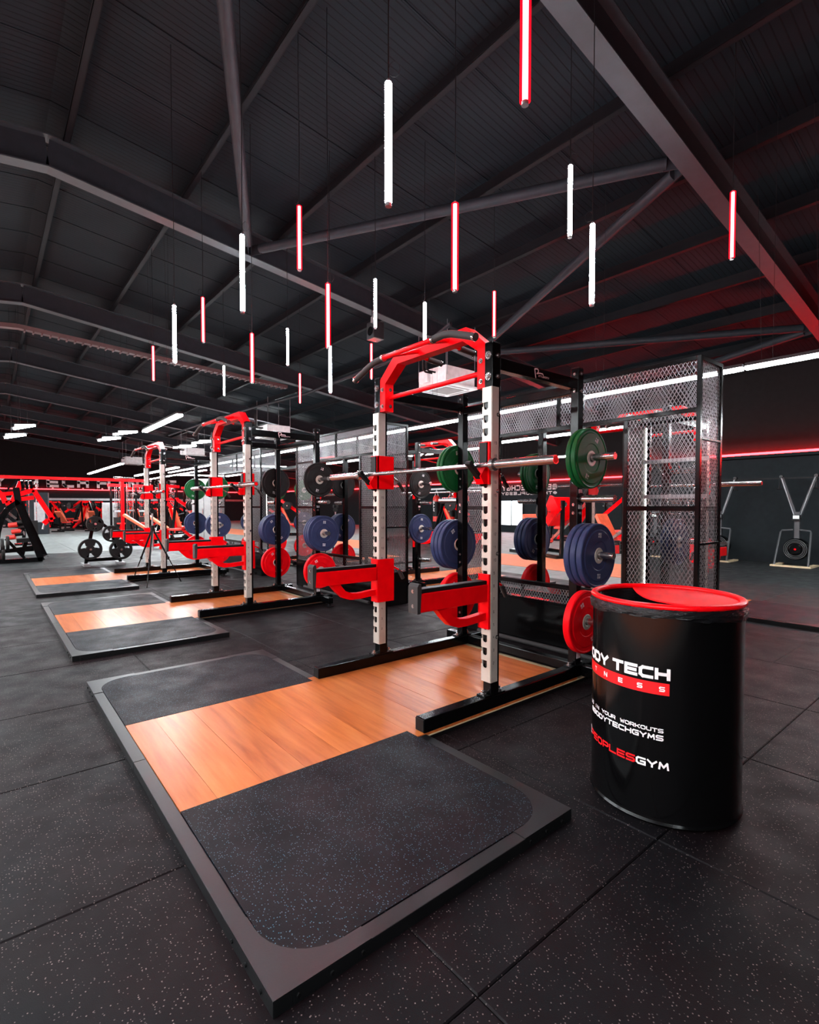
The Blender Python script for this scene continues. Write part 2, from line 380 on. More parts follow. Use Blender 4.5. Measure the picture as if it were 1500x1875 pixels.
for k, (_, _, x, y) in enumerate(cells):
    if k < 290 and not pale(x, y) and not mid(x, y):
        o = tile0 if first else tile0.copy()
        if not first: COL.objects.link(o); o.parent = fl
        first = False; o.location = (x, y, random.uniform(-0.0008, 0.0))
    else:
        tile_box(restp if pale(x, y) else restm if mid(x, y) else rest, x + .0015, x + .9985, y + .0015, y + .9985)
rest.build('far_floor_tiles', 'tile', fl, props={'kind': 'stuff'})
restm.build('half_glare_floor_tiles', 'tile_half_glare', fl, props={'kind': 'stuff'})
restp.build('glare_floor_tiles', 'tile_glare', fl, props={'kind': 'stuff'})
tag(MB().box(-3.57, -1.54, -6, 30, 0.0, 0.006).build('running_track', 'track', org=(-2.5, 12, 0)), 'orange rubber running track laid along the open floor', 'track')

# ------------------------------------------------------------------ room: walls
LEDZ = 2.50
def wall(name, x0, x1, y0, y1, z0=0.0, z1=7.0, mat='wall_low'):
    return MB().box(x0, x1, y0, y1, z0, z1).build(name, mat, props={'kind': 'structure'})
wr = wall('wall_right', XR, XR + .3, YF, 10.2, 0, LEDZ - .03)
MB().box(XR + .06, XR + .3, YF, 10.2, LEDZ - .03, 4.6).build('upper_cladding', 'wall_up', wr)
MB().box(XR - .15, XR, YF, 10.2, 2.40, LEDZ - .03).build('ledge_board', 'wall_low', wr)
MB().box(XR - .006, XR, YF, 10.2, 1.90, 1.93).build('wall_joint', 'black_matt', wr)
wc = wall('wall_recess', XR2, XR2 + .3, 10.0, YB, 0, LEDZ - .03)
MB().box(XR2 - .16, XR2, 10.2, YB, 2.40, LEDZ - .035).build('ledge_board', 'wall_low', wc)
MB().box(XR2 + .06, XR2 + .3, 10.0, YB, LEDZ - .03, 4.6).build('upper_cladding', 'wall_up', wc)
wall('wall_return', XR + .3, XR2, 10.0, 10.2, 0, 4.6)
wb = wall('wall_back', XL, XR2, YB, YB + .3, 0, LEDZ - .03)
MB().box(XL, XR2, YB + .06, YB + .3, LEDZ - .03, 6.6).build('upper_cladding', 'wall_up', wb)
MB().box(XL, XR2, YB - .08, YB, 1.70, 1.86).build('wall_shelf', 'alu', wb)
wl = wall('wall_left', XL - .3, XL, YF, YB, 0, LEDZ - .03)
MB().box(XL - .3, XL - .06, YF, YB, LEDZ - .03, 5.0).build('upper_cladding', 'wall_up', wl)
wall('wall_front', XL, XR, YF - .3, YF, 0, 6.6, 'wall_low')
def led(name, a, b, label, mat='led_red', r=0.018):
    return tag(MB().beam(a, b, r * 2, r * 2).build(name, mat, org=a), label, 'light')
led('led_strip', (XR - .045, YF + .05, LEDZ), (XR - .045, 10.15, LEDZ), 'red glowing strip light along the right wall above the ski machines', r=0.026)
led('led_strip', (XR2 - .04, 10.3, LEDZ), (XR2 - .04, YB - .1, LEDZ), 'red glowing strip light along the recessed wall behind the punching bags', r=0.03)
led('led_strip', (XL + .2, YB - .05, LEDZ), (XR2 - .2, YB - .05, LEDZ), 'red glowing strip light along the far wall under the big letters', 'led_red_far', 0.025)
led('led_strip', (XL + .035, YF + .05, LEDZ), (XL + .035, YB - .1, LEDZ), 'red glowing strip light on the left wall, seen in the cage mirrors', r=0.026)
for k, (y0, y1) in enumerate(((14.8, 16.15), (16.4, 17.5), (18.6, 20.0), (5.0, 7.0), (-3, -1))):
    wn = MB().box(XL, XL + .02, y0, y1, 0.35, 1.55).build('window_%d' % (k + 1), 'window', props={'kind': 'structure'})
    f_ = MB()
    for a, b, c, d in ((y0 - .06, y0, .29, 1.61), (y1, y1 + .06, .29, 1.61), (y0, y1, .29, .35), (y0, y1, 1.55, 1.61), ((y0 + y1) / 2 - .02, (y0 + y1) / 2 + .02, .35, 1.55)):
        f_.box(XL, XL + .05, a, b, c, d)
    f_.build('window_frame', 'black_matt', wn)
sg = thing('wall_lettering', (XL + .02, 17.2, 2.0), 'white two-line gym handle lettered on the left wall, seen in the mirror', 'sign')
# the wall faces +x, so the writing runs along +y
letters(MB(), '@BODYTECHGYM', 0, .30, .25, .26, 2.06, .055, lambda s, t: (XL + .015, 12.85 + s, t), 1).build('letter_line', 'white_print', sg)
letters(MB(), '#THEPEOPLESGYM', 0, .257, .21, .15, 1.84, .036, lambda s, t: (XL + .015, 12.85 + s, t), 1).build('letter_line', 'white_print', sg)

# far wall letters: FITNESS reads left to right along +x seen from -y
bs = thing('far_wall_sign', (0, YB, 3), 'giant white BODY TECH FITNESS letters on the far black wall', 'sign')
for ch_, x0, wd in (('B', -2.9, .75), ('O', -1.97, .75), ('D', -1.04, .75), ('Y', -.1, .75), ('T', 1.98, .75), ('E', 2.92, .75), ('C', 3.85, .75), ('H', 4.78, .75),
                   ('F', 6.04, .72), ('I', 6.6, .5), ('T', 7.25, .72), ('N', 8.15, .75), ('E', 9.1, .75), ('S', 10.05, .75), ('S', 10.97, .75)):
    letters(MB(), ch_, 0, 1, wd, .76, 2.63, .19, lambda s, t, x0=x0: (x0 + s, YB - .06, t), 5).build('letter', 'sign_white', bs)
    MB().box(x0 + wd / 2 - .05, x0 + wd / 2 + .05, YB - .055, YB + .03, 2.54, 2.64).build('letter_bracket', 'white_case', bs)

# ------------------------------------------------------------------ roof
ce = thing('ceiling', (0, 0, 0), kind='structure')
XRG, ZRG, SL = 0.19, 5.67, 0.122          # ridge position, rafter soffit height at the ridge, slope
def zs(x): return ZRG - SL * abs(x - XRG)
RY = [1.35 + 5.8 * k for k in range(-1, 8)]
for y in RY:
    if y > YB: continue
    for sx, xe in ((1, XR2), (-1, XL)):
        a0 = (XRG, y, ZRG); a1 = (xe, y, zs(xe))
        r = MB().beam((XRG, y, ZRG + .21), (xe, y, zs(xe) + .21), .014, .40).build('rafter', 'structural', ce)
        MB().beam((XRG, y, ZRG + .008), (xe, y, zs(xe) + .008), .20, .016).build('rafter_flange', 'flange', r)
        MB().beam((XRG, y, ZRG + .412), (xe, y, zs(xe) + .412), .20, .016).build('rafter_flange', 'flange', r)
p_ = None
xs = [0.43 + 1.475 * k for k in range(0, 13)] + [-1.05 - 1.475 * k for k in range(0, 8)]
for x in xs:
    zb = zs(x) + .42; s_ = 1 if x > XRG else -1
    mb = MB().box(x - .004, x + .004, YF, YB, zb, zb + .20)
    mb.box(x - .075 if s_ > 0 else x, x if s_ > 0 else x + .075, YF, YB, zb, zb + .006)
    mb.box(x - .078 * (s_ > 0) , x - .07 * (s_ > 0) + .003, YF, YB, zb, zb + .02)
    mb.box(x - .002, x + .07, YF, YB, zb + .194, zb + .20)
    mb.build('purlin', 'purlin', ce)
# roof sheets 1 m wide, lapped at the seams
for sx, xe in ((1, XR2), (-1, XL)):
    sh = None
    for k in range(0, 53):
        y = YF + k
        if y >= YB: continue
        if sh is None:
            a = Vector((XRG, y + .5, ZRG + .63)); b = Vector((xe, y + .5, zs(xe) + .63))
            mb = MB().beam(a, b, 0.985, .03)
            mb.beam(a + Vector((0, .49, -.008)), b + Vector((0, .49, -.008)), 0.02, .03)
            sh = mb.build('roof_sheet', 'roof', ce, org=(0, y, 0)); sh.location = (0, y, 0)
        else:
            o = sh.copy(); COL.objects.link(o); o.parent = ce; o.location = (0, y, 0)
# wind braces (round tubes) in the bay
def brace(x0, y0, x1, y1, r=.07):
    a = Vector((x0, y0, zs(x0) + .12)); b = Vector((x1, y1, zs(x1) + .12)); d = (b - a).normalized()
    t = MB().cyl(a + d * .25, b - d * .25, r, 20).build('brace_tube', 'structural', ce)
    MB().beam(a + d * .02, a + d * .28, .012, .16).beam(b - d * .28, b - d * .02, .012, .16).build('end_plate', 'structural', t)
yA, yBf = 7.15, 1.35
for x0, y0, x1, y1 in ((2.9, yA, .2, yBf), (2.9, yA, 5.6, yBf), (8.3, yA, 5.6, yBf), (8.3, yA, 11, yBf), (13.0, yA, 11, yBf)):
    brace(x0, y0, x1, y1)
tr = thing('cable_tray', (-.2, 12.95, 5.15), 'long brown ribbed cable tray crossing the ceiling far left', 'cable tray')
mb = MB().beam((-6, 12.95, 4.55), (.1, 12.95, 5.16), .16, .09); mb.beam((.1, 12.95, 5.16), (6.4, 12.95, 4.78), .16, .09)
mb.build('tray_body', 'tray', tr)
rb = MB()
for k in range(40):
    x = .2 + k * .155; rb.box(x, x + .03, 12.86, 13.04, 5.08 - .0603 * (x - .1), 5.115 - .0603 * (x - .1))
rb.build('tray_rib', 'tray', tr, props={'kind': 'stuff'})
cd = thing('duct_hose', (5.8, 8, 4.2), 'dark flexible hose sagging under the roof behind the nearest rack', 'hose')
pts = [(5.72, 5.3, 4.42), (5.74, 6.1, 4.2), (5.8, 7.2, 4.18), (5.89, 8.77, 4.2), (5.98, 11, 4.2), (5.75, 13.5, 4.22), (5.7, 17, 4.3), (5.7, 24, 4.35)]
sm = []
for i in range(len(pts) - 1):
    for q in range(6): sm.append(Vector(pts[i]).lerp(Vector(pts[i + 1]), q / 6))
MB().tube(sm, .035, 10).build('hose', 'structural', cd)

# ------------------------------------------------------------------ pendant tubes
def zroof(x): return zs(x) + .60
def pendant(x, y, zt, red, label):
    L = .6; r = .0135 if red else .0185
    t = thing('pendant_tube_light', (x, y, zt - L), label, 'pendant light', 'vertical tube lights hung over the racks')
    MB().cyl((x, y, zt - L), (x, y, zt), r, 14).build('glowing_tube', 'red_light' if red else 'white_light', t)
    if red: MB().cyl((x, y, zt - L - .004), (x, y, zt + .004), .026, 16).build('red_halo', 'red_halo', t)  # added shell for the red halo
    MB().cyl((x, y, zt - L - .022), (x, y, zt - L - .005), .017, 12).build('end_cap', 'alu', t)
    MB().cyl((x, y, zt + .004), (x, y, zt + .022), .017, 12, .008).build('end_cap', 'alu', t)
    c = MB().tube([(x, y, zt + .02), (x + .006, y + .004, zt + (zroof(x) - zt) * .35), (x - .004, y, zt + (zroof(x) - zt) * .7), (x, y, zroof(x))], .0035, 6)
    c.build('hanging_cable', 'black_matt', t)
    a = random.uniform(0, 6.28); lp = [(x, y, zt + .07)]
    for q in range(1, 11):
        an = q / 10 * 2 * PI; lp.append((x + math.cos(a) * (.03 - .03 * math.cos(an)), y + math.sin(a) * (.03 - .03 * math.cos(an)), zt + .07 + .04 * math.sin(an)))
    MB().tube(lp, .0013, 5).build('cable_tie', 'black_matt', t)
    return t
PEND = [
 (1.115, .995, 3.45, 0, 'white tube light, largest and topmost of the white tubes'),
 (1.465, .395, 3.78, 1, 'red tube light cut by the top edge of the photo'),
 (3.495, 1.495, 4.26, 0, 'white tube light up right, upper one of the pair of white tubes'),
 (3.135, 1.055, 3.45, 0, 'white tube light up right, the lower of the two white tubes above the cage'),
 (2.115, 1.525, 3.44, 1, 'red tube light hanging above the nearest rack, in front of the long diagonal brace'),
 (1.905, 3.485, 4.21, 1, 'red tube light in front of the left end of the long roof brace'),
 (1.115, 2.95, 3.46, 0, 'white tube light hanging just below the roof brace joint on the rafter'),
 (2.085, 3.25, 3.43, 1, 'red tube light crossing the grey rafter, directly above a white tube'),
 (3.375, 4.26, 4.17, 0, 'white tube light with the small black speaker right below it'),
 (4.925, 3.625, 4.22, 1, 'red tube light hanging just above the right front post of the nearest rack'),
 (3.805, 3.79, 3.84, 0, 'white tube light whose lower end goes behind the pull-up bar of the nearest rack'),
 (1.085, 4.77, 3.43, 0, 'white tube light left of the small red tube at far left'),
 (1.865, 6.255, 4.17, 1, 'red tube light between the two left white tubes, upper left'),
 (2.115, 5.17, 3.45, 1, 'red tube light right of the smallest white tube, over the second rack'),
 (3.355, 9.6, 4.18, 0, 'smallest white tube light, over the second rack'),
 (3.475, 6.935, 4.27, 0, 'small white tube light between two red tubes over the second rack'),
 (4.665, 8.785, 4.07, 1, 'smallest red tube light, right over the second rack'),
 (3.04, 4.815, 3.39, 0, 'white tube light directly under a red tube'),
 (4.815, 6.385, 4.15, 1, 'red tube light behind the foam grip end of the pull-up bar'),
 (1.865, 9.0, 4.15, 1, 'small red tube light, leftmost of all tubes'),
 (4.945, .705, 4.22, 1, 'red tube light at far right in front of the big rafter'),
]
for p in PEND: pendant(*p)

# ------------------------------------------------------------------ long strip pendants
def strip(a, b, label, w_=.06, group='long white strip lights hung from the roof', wires=2, mat='strip_light'):
    a, b = Vector(a), Vector(b); c = (a + b) / 2
    t = thing('strip_pendant', tuple(c), label, 'strip light', group)
    MB().beam(a, b, w_, .035).build('diffuser', mat, t)
    up = Vector((0, 0, .035))
    MB().beam(a + up, b + up, w_ + .01, .035).build('housing', 'black_matt', t)
    wm = MB()
    for k in range(wires):
        p = a.lerp(b, (k + .5) / wires)
        for dx in (0, .1):
            wm.cyl((p.x, p.y + dx, p.z + .04), (p.x, p.y + dx * 2, zroof(p.x)), .0018, 5)
    wm.build('hanging_wire', 'black_matt', t); return t
strip((5.98, -.1, 2.8), (5.98, .9, 2.8), 'long white strip light at right, running past the right end of the near cage')
strip((5.98, .93, 2.8), (5.98, 7.6, 2.8), 'long white strip light passing behind the top of the near cage')
strip((5.98, 7.75, 2.8), (5.98, 15, 2.8), 'long white strip light behind the second cage top')
strip((5.98, 15.1, 2.8), (5.98, 24, 2.8), 'farthest white strip light behind the racks')
strip((10.3, -2.8, 2.8), (10.3, .8, 2.8), 'unseen white strip light added beyond the right edge to brighten the floor', w_=.16)  # unseen strip, added to brighten the floor at right
strip((9.5, 4.4, 2.8), (9.5, 16, 2.8), 'short-looking white strip light seen through the gap between the cages')  # its hidden near stretch is added to light the right floor
strip((2.02, 7.96, 2.8), (2.02, 10.42, 2.8), 'bright sloping white strip light above and left of the farthest rack', w_=.09)
strip((3.3, 19.6, 2.8), (3.3, 27.4, 2.8), 'sloping white strip light above the far red beam, left of the farthest rack', w_=.09)
strip((8.6, 27.0, 3.2), (8.6, 41, 3.2), 'far white strip light added to brighten the machines near the back wall', w_=.12)  # added strip, there to brighten the far machines
strip((4.6, 17.5, 2.6), (4.6, 24, 2.6), 'small white strip light behind the farthest rack', w_=.09)
for k, (x, y0, y1) in enumerate(((-2.3, -5, 1.0), (-2.3, 1.2, 7), (-2.3, 8, 15), (-2.3, 16, 25), (-2.3, 26, 41), (-6.5, -2, 6), (-6.5, 7, 20))):  # near-track strip is known from the mirror; the others are added fill light
    strip((x, y0, 2.8), (x, y1, 2.8), 'white strip light over the %s, in the mirrored set extended with added fill strips' % ('orange track behind the camera', 'near part of the orange track', 'middle of the orange track', 'far end of the orange track', 'floor at the far left', 'leg presses', 'machines beyond the leg presses')[k], w_=.12, mat='strip_light')
def vlight(x, y, z, s_, label):
    t = thing('zigzag_light', (x, y, z), label, 'ceiling light', 'white V-shaped lights over the far machines')
    mb = MB()
    mb.beam((x - .75 * s_, y - .2, z), (x + .75 * s_, y - .55, z), .05, .035); mb.beam((x - .75 * s_, y + .5, z), (x + .75 * s_, y - .50, z), .05, .035)
    mb.build('diffuser', 'strip_far', t)
    MB().beam((x - .75 * s_, y - .2, z + .04), (x + .75 * s_, y - .55, z + .035), .08, .03).beam((x - .75 * s_, y + .5, z + .04), (x + .75 * s_, y - .50, z + .04), .12, .03).build('housing', 'black_matt', t)
    MB().cyl((x - .3 * s_, y, z + .05), (x - .3 * s_, y, zroof(x)), .003, 5).cyl((x + .3 * s_, y, z + .05), (x + .3 * s_, y, zroof(x)), .003, 5).build('hanging_wire', 'black_matt', t)
vlight(.27, 15.0, 3.25, .24, "V-shaped white ceiling light, upper one at the far left")
vlight(.10, 15.4, 3.05, .24, "V-shaped white ceiling light, lower one at the far left")
vlight(2.45, 14.6, 3.25, .24, "V-shaped white ceiling light, upper one of the middle pair")
vlight(2.2, 15.4, 3.15, .24, "V-shaped white ceiling light, lower one of the middle pair")
vlight(4.6, 14.8, 3.2, .24, "V-shaped white ceiling light, upper one beside the middle rack")
vlight(4.3, 15.7, 3.12, .24, "V-shaped white ceiling light, lower one beside the middle rack")
for x, y, l_ in ((10.5, 24, 'over the machines right of the cages'), (10.5, 34, 'in the far right corner')):
    vlight(x, y, 3.9 if y > 40 else 3.3, 2, 'V-shaped white ceiling light ' + l_)

# ------------------------------------------------------------------ lifting platform
PD, PW, PT = 1.296, 3.032, .043
W1, W2 = .993, 2.049
def make_platform():
    t = thing('lifting_platform', (0, 0, 0)); fw = .055; h = PT
    def rail(n, *b): return MB().box(*b).build(n, 'frame_black', t, bev=.002)
    for a, b in ((0, 1.56), (1.563, PW)): rail('frame_rail', 0, fw, a, b, 0, h)
    for y0 in (0, PW - fw): rail('frame_rail', fw, PD - fw, y0, y0 + fw, 0, h)
    rail('frame_rail', PD - fw, PD, 0, .90, 0, h); rail('frame_rail', PD - fw, PD, 2.13, PW, 0, h)
    MB().box(fw, PD - fw, fw, PW - fw, .001, h - .012).build('base_board', 'black_matt', t)
    MB().box(PD - fw, 2.90, .906, 2.117, .001, h - .020).build('base_board', 'black_matt', t)
    MB().box(PD - fw, 2.90, .901, 2.122, h - .018, h - .012).build('base_board', 'skin_wood', t)
    # corner gussets with a concave inner edge, bolted on each corner
    for sx, sy in ((0, 0), (0, 1), (1, 0), (1, 1)):
        P = [(0, 0), (.30, 0), (.30, fw)]
        for q in range(0, 9):
            a = PI / 2 * q / 8
            P.append((fw + .19 - .19 * math.sin(a) , fw + .19 - .19 * math.cos(a)))
        P += [(fw, .30), (0, .30)]
        P = [(x if not sx else PD - x, y if not sy else PW - y) for x, y in P]
        if sx != sy: P = P[::-1]
        g = MB().prism(P, 'z', h, h + .003).build('corner_gusset', 'frame_black', t)
        bl = MB()
        for q in (.07, .17, .27):
            if sx == 0: yy = q if not sy else PW - q; bl.cyl((-.001, yy, .022), (-.006, yy, .022), .006, 8)
            yy = 0 if not sy else PW; s_ = -1 if not sy else 1; xx = q if not sx else PD - q
            bl.cyl((xx, yy, .022), (xx, yy + s_ * .005, .022), .006, 8)
        bl.build('bolt', 'black_matt', g)
    def mat_poly(y0, y1, low):
        x0, x1 = fw + .003, PD - fw - .003; r = .13; P = []
        yo = y0 if low else y1; s_ = 1 if low else -1
        yi = y1 if low else y0
        P.append((x0, yi)); 
        for q in range(0, 6):
            a = PI / 2 * q / 5; P.append((x0 + r - r * math.cos(a), yo + s_ * (r - r * math.sin(a))))
        for q in range(0, 6):
            a = PI / 2 * q / 5; P.append((x1 - r + r * math.sin(a), yo + s_ * (r - r * math.cos(a))))
        P.append((x1, yi))
        return P if low else P[::-1]
    MB().prism(mat_poly(fw + .003, W1 - .002, True), 'z', h - .012, h + .002).build('rubber_mat', 'mat_rubber', t)
    MB().prism(mat_poly(W2 + .002, PW - fw - .003, False), 'z', h - .012, h + .002).build('rubber_mat', 'mat_rubber', t)
    x = fw + .003; k = 0
    while x < 2.72:
        x1 = min(x + (.150 if k == 0 else .2065), 2.755)
        y0, y1 = (W1, W2) if x1 < PD - .02 else (.905, 2.125)
        MB().box(x, x1 - .0015, y0, y1, h - .012, h + .001).build('wood_plank', 'wood', t)
        x = x1; k += 1
    return t
pl = make_platform()
tag(pl, 'black framed lifting platform in the foreground, orange wood strip between two rubber mats', 'lifting platform', 'lifting platforms in the left row')
PITCHY = 3.815
dup(pl, (0, PITCHY, 0), 0, 'second lifting platform from the front in the left row, under the middle rack')
dup(pl, (0, 2 * PITCHY, 0), 0, 'farthest lifting platform in the left row, beside the camera tripod')
OX, OY = 7.42, 3.23                       # the other side of the cages: everything turned half round
gO = 'lifting platforms in the right row behind the cages'
dup(pl, (OX - .1, OY, 0), PI, 'lifting platform at the right edge beyond the black drum', gO)
dup(pl, (OX, OY + 3.77, 0), PI, 'pale lifting platform seen through the gap between the first two cages', gO)
dup(pl, (OX, OY + 7.54, 0), PI, 'lifting platform behind the second cage', gO)

# ------------------------------------------------------------------ power rack
XF0, XF1 = 1.827, 1.902
YR0, YR1 = .907, .972
YL0, YL1 = 2.050, 2.115
XB0, XB1 = 2.735, 2.80
ZT = .122; ZU = 2.262
SLOT0, SLOTP, NSL = 1.906, .0785, 21
def bolt(mb, p, d, r=.011, l=.012):
    p, d = Vector(p), Vector(d); mb.cyl(p, p + d * l * .35, r * 1.35, 12); mb.cyl(p + d * l * .35, p + d * l, r * .8, 6)
def make_rack():
    t = thing('power_rack', (2.1, 1.511, 0))
    for y0, y1, nm in ((.903, .978, 0), (2.045, 2.12, 1)):
        b = MB().box(1.287, 2.98, y0, y1, PT + .001, ZT).build('base_tube', 'black', t, bev=.006)
        MB().box(1.283, 1.288, y0 + .004, y1 - .004, PT + .006, ZT - .004).build('end_cap', 'black_matt', b, bev=.002)
    for y0, y1 in ((.70, .901), (.98, 2.043), (2.122, 2.32)): MB().box(2.80, 2.865, y0, y1, PT + .001, ZT).build('cross_tube', 'black', t, bev=.005)
    for y in (.75, 2.27):
        MB().box(2.79, 2.875, y - .05, y + .05, 0, .012).cyl((2.832, y, .012), (2.832, y, PT), .02, 12).build('foot_pad', 'black_matt', t)
    pl_ = MB(); bo = MB()
    for x0, x1 in ((XF0, XF1), (XB0, XB1)):
        for y0, y1 in ((YR0, YR1), (YL0, YL1)):
            MB().box(x0 - .055, x1 + .055, y0 - .002, y1 + .002, ZT, ZT + .010).build('foot_plate', 'black', t, bev=.001)
            for xx in (x0 - .033, x1 + .033): bolt(bo, (xx, (y0 + y1) / 2, ZT + .01), (0, 0, 1), .014, .024)
    bo.build('bolt', 'chrome', t)
    # four posts
    for x0, x1 in ((XF0, XF1), (XB0, XB1)):
        for y0, y1 in ((YR0, YR1), (YL0, YL1)):
            po = MB().box(x0, x1, y0, y1, ZT + .010, ZU).build('upright', 'black', t, bev=.005)
            MB().box(x0 + .003, x1 - .003, y0 + .003, y1 - .003, ZU, ZU + .004).build('end_cap', 'black_matt', po, bev=.001)
            bb = MB()
            side = -1 if y0 < 1.5 else 1; yo = y0 if side < 0 else y1
            if x0 > 2.5:
                for z in (.33, .40, .78, .85, 1.23, 1.29, 1.45, 1.52, 2.10, 2.22):
                    bolt(bb, (x0 + .02, yo, z) if False else ((x0 + x1) / 2, yo, z), (0, side, 0), .010, .012); bolt(bb, (x0, (y0 + y1) / 2, z), (-1, 0, 0), .008, .008)
            else:
                for z in (2.06, 2.185):
                    bolt(bb, (x0, (y0 + y1) / 2, z), (-1, 0, 0), .018, .016); bolt(bb, ((x0 + x1) / 2 + .01, yo, z), (0, side, 0), .011, .012)
                for z in (.48, .99, 1.37, 1.83): bolt(bb, (x1 - .03, yo, z), (0, side, 0), .009, .016)
            bb.build('bolt', 'chrome', po)
    # laser cut steel sleeves with hook slots
    for y0, y1, outer in ((YR0, YR1, -1), (YL0, YL1, 1)):
        ya, yb = y0 - .001, y1 + .007      # slot mouths open towards +y on both
        Wd = yb - ya; c0, c1, c2 = yb, yb - Wd * .18, yb - Wd * .64
        xs0, xs1 = XF0 - .010, XF0 - .006
        mb = MB()
        mb.box(xs0, xs1, ya, yb, SLOT0, 1.995)
        for k in range(NSL):
            zt = SLOT0 - k * SLOTP
            mb.box(xs0, xs1, ya, c2, zt - SLOTP, zt)                       # solid spine
            mb.box(xs0, xs1, c1, c0, zt - SLOTP, zt - .026)                # tooth
            mb.box(xs0, xs1, c2, c1, zt - SLOTP, zt - .046)                # web under the slot
            mb.prism([(c2, zt - .038), (c2, zt - .047), (c2 + .010, zt - .047)], 'x', xs0, xs1)
            mb.prism([(c1, zt - .038), (c1 - .010, zt - .047), (c1, zt - .047)], 'x', xs0, xs1)
        zb = SLOT0 - NSL * SLOTP
        mb.box(xs0, xs1, ya, yb, .205, zb)
        mb.box(XF0 - .006, XF1 - .022, y0 - .004, y0 - .001, .205, 1.995)   # side faces of the sleeve
        mb.box(XF0 - .006, XF1 - .022, y1 + .001, y1 + .004, .205, 1.995)
        sl = mb.build('slotted_steel_sleeve', 'steel', t)
        nb = MB(); n_ = 0
        for k in range(3, NSL):
            lab = str(22 - k) if 22 - k > 0 else ''
            if lab: letters(nb, lab, XF0 + .012, .013, .010, .017, SLOT0 - k * SLOTP - .02, .0022, lambda s, z, y0=y0: (s, y0 - .0048, z), .05)
        nb.build('engraved_numbers', 'black_matt', sl)
    # hidden dark core behind the slots
    # top side bars and rear bars
    for y0, y1, yo, s_ in ((YR0 + .002, YR1 - .002, YR0, -1), (YL0 + .002, YL1 - .002, YL1, 1)):
        MB().box(XF1 + .001, XB0 - .001, y0, y1, 2.105, 2.180).build('side_beam', 'black', t, bev=.005)
    lg = MB()
    ysf = YR0 - .0005
    letters(lg, 'ATTLEWORTH', 2.272, .0115, .0095, .013, 2.121, .0026, lambda s, z: (s, ysf, z), .05)
    R_ = [(2.245, 2.108), (2.232, 2.166), (2.262, 2.170), (2.273, 2.160), (2.266, 2.145), (2.252, 2.138), (2.285, 2.146), (2.318, 2.146), (2.324, 2.136)]
    for k in range(len(R_) - 1):
        (a, b), (c, d) = R_[k], R_[k + 1]; L = math.hypot(c - a, d - b); nx, nz = -(d - b) / L * .0038, (c - a) / L * .0038
        lg.add([(a + nx, ysf, b + nz), (a - nx, ysf, b - nz), (c - nx, ysf, d - nz), (c + nx, ysf, d + nz)], [(0, 1, 2, 3)])
    lg.build('logo', 'pale_print', t)
    MB().box(XB0 + .004, XB1 - .004, YR1 + .001, YL0 - .001, 2.085, 2.150).build('rear_beam', 'black', t, bev=.005)
    # red pull-up arch: two legs bolted inside the front posts, slanting shoulders and a flat top
    ax0, ax1 = XF0 + .005, XF0 + .085
    yi0, yi1 = YR1 + .002, YL0 - .002
    ou = [(yi0, 2.0), (yi0, 2.27), (yi0 + .16, 2.405), (yi1 - .19, 2.405), (yi1, 2.245), (yi1, 2.0)]
    inn = [(yi1 - .062, 2.0), (yi1 - .062, 2.205), (yi1 - .215, 2.325), (yi0 + .19, 2.325), (yi0 + .062, 2.235), (yi0 + .062, 2.0)]
    mb = MB()
    for k in range(5):
        q = [ou[k], ou[k + 1], inn[4 - k], inn[5 - k]]
        vs_ = [(x, p[0], p[1]) for x in (ax0, ax1) for p in q]
        fs = [(0, 1, 2, 3), (7, 6, 5, 4), (0, 4, 5, 1), (3, 2, 6, 7)]
        if k == 0: fs.append((0, 3, 7, 4))
        if k == 4: fs.append((1, 5, 6, 2))
        mb.add(vs_, fs)
    ar = mb.build('pull_up_arch', 'red', t)
    bb = MB()
    for z in (2.04, 2.165):
        for y in (yi0 + .031, yi1 - .031): bolt(bb, (ax0, y, z), (-1, 0, 0), .012, .014)
        bolt(bb, (ax0 + .05, yi1 - .062, z), (0, -1, 0), .010, .01)
    bb.build('bolt', 'chrome', ar)
    MB().cyl((1.885, yi0 + .06, 2.107), (1.885, yi1 - .06, 2.107), .0165, 16).build('straight_bar', 'red', t)
    # multi grip bar in front of the arch with bent foam ends
    gx = 1.60
    g = MB().cyl((gx, 1.18, 2.293), (gx, 1.70, 2.293), .0165, 16).build('grip_bar', 'red', t)
    for ya_, yb_ in ((1.265, 1.30), (1.63, 1.60)): MB().cyl((gx, ya_, 2.293), (ax0, yb_, 2.36), .014, 12).build('bar_bracket', 'red', g)
    MB().tube([(gx, 1.69, 2.294), (gx, 1.80, 2.284), (gx, 1.86, 2.268), (gx, 1.93, 2.243), (gx, 2.03, 2.208)], .022, 14).build('foam_grip', 'foam', g)
    MB().tube([(gx, 1.19, 2.294), (gx, 1.09, 2.298), (gx, 1.03, 2.288), (gx, .95, 2.262), (gx, .845, 2.225)], .022, 14).build('foam_grip', 'foam', g)
    MB().cyl((gx, 2.028, 2.209), (gx, 2.045, 2.203), .024, 14).cyl((gx, .848, 2.226), (gx, .832, 2.220), .024, 14).cyl((gx, 1.685, 2.294), (gx, 1.70, 2.294), .0245, 14).cyl((gx, 1.178, 2.294), (gx, 1.195, 2.294), .0245, 14).build('chrome_ring', 'chrome', g)
    for y in (1.33, 1.66):
        p = MB().cyl((ax1, y, 2.35), (ax1 + .06, y, 2.345), .014, 12).build('neutral_grip', 'red', t)
        MB().cyl((ax1 + .06, y, 2.345), (ax1 + .19, y, 2.335), .021, 12).build('foam_grip', 'foam', p)
        MB().cyl((ax1 + .19, y, 2.335), (ax1 + .198, y, 2.334), .023, 12).build('chrome_ring', 'chrome', p)
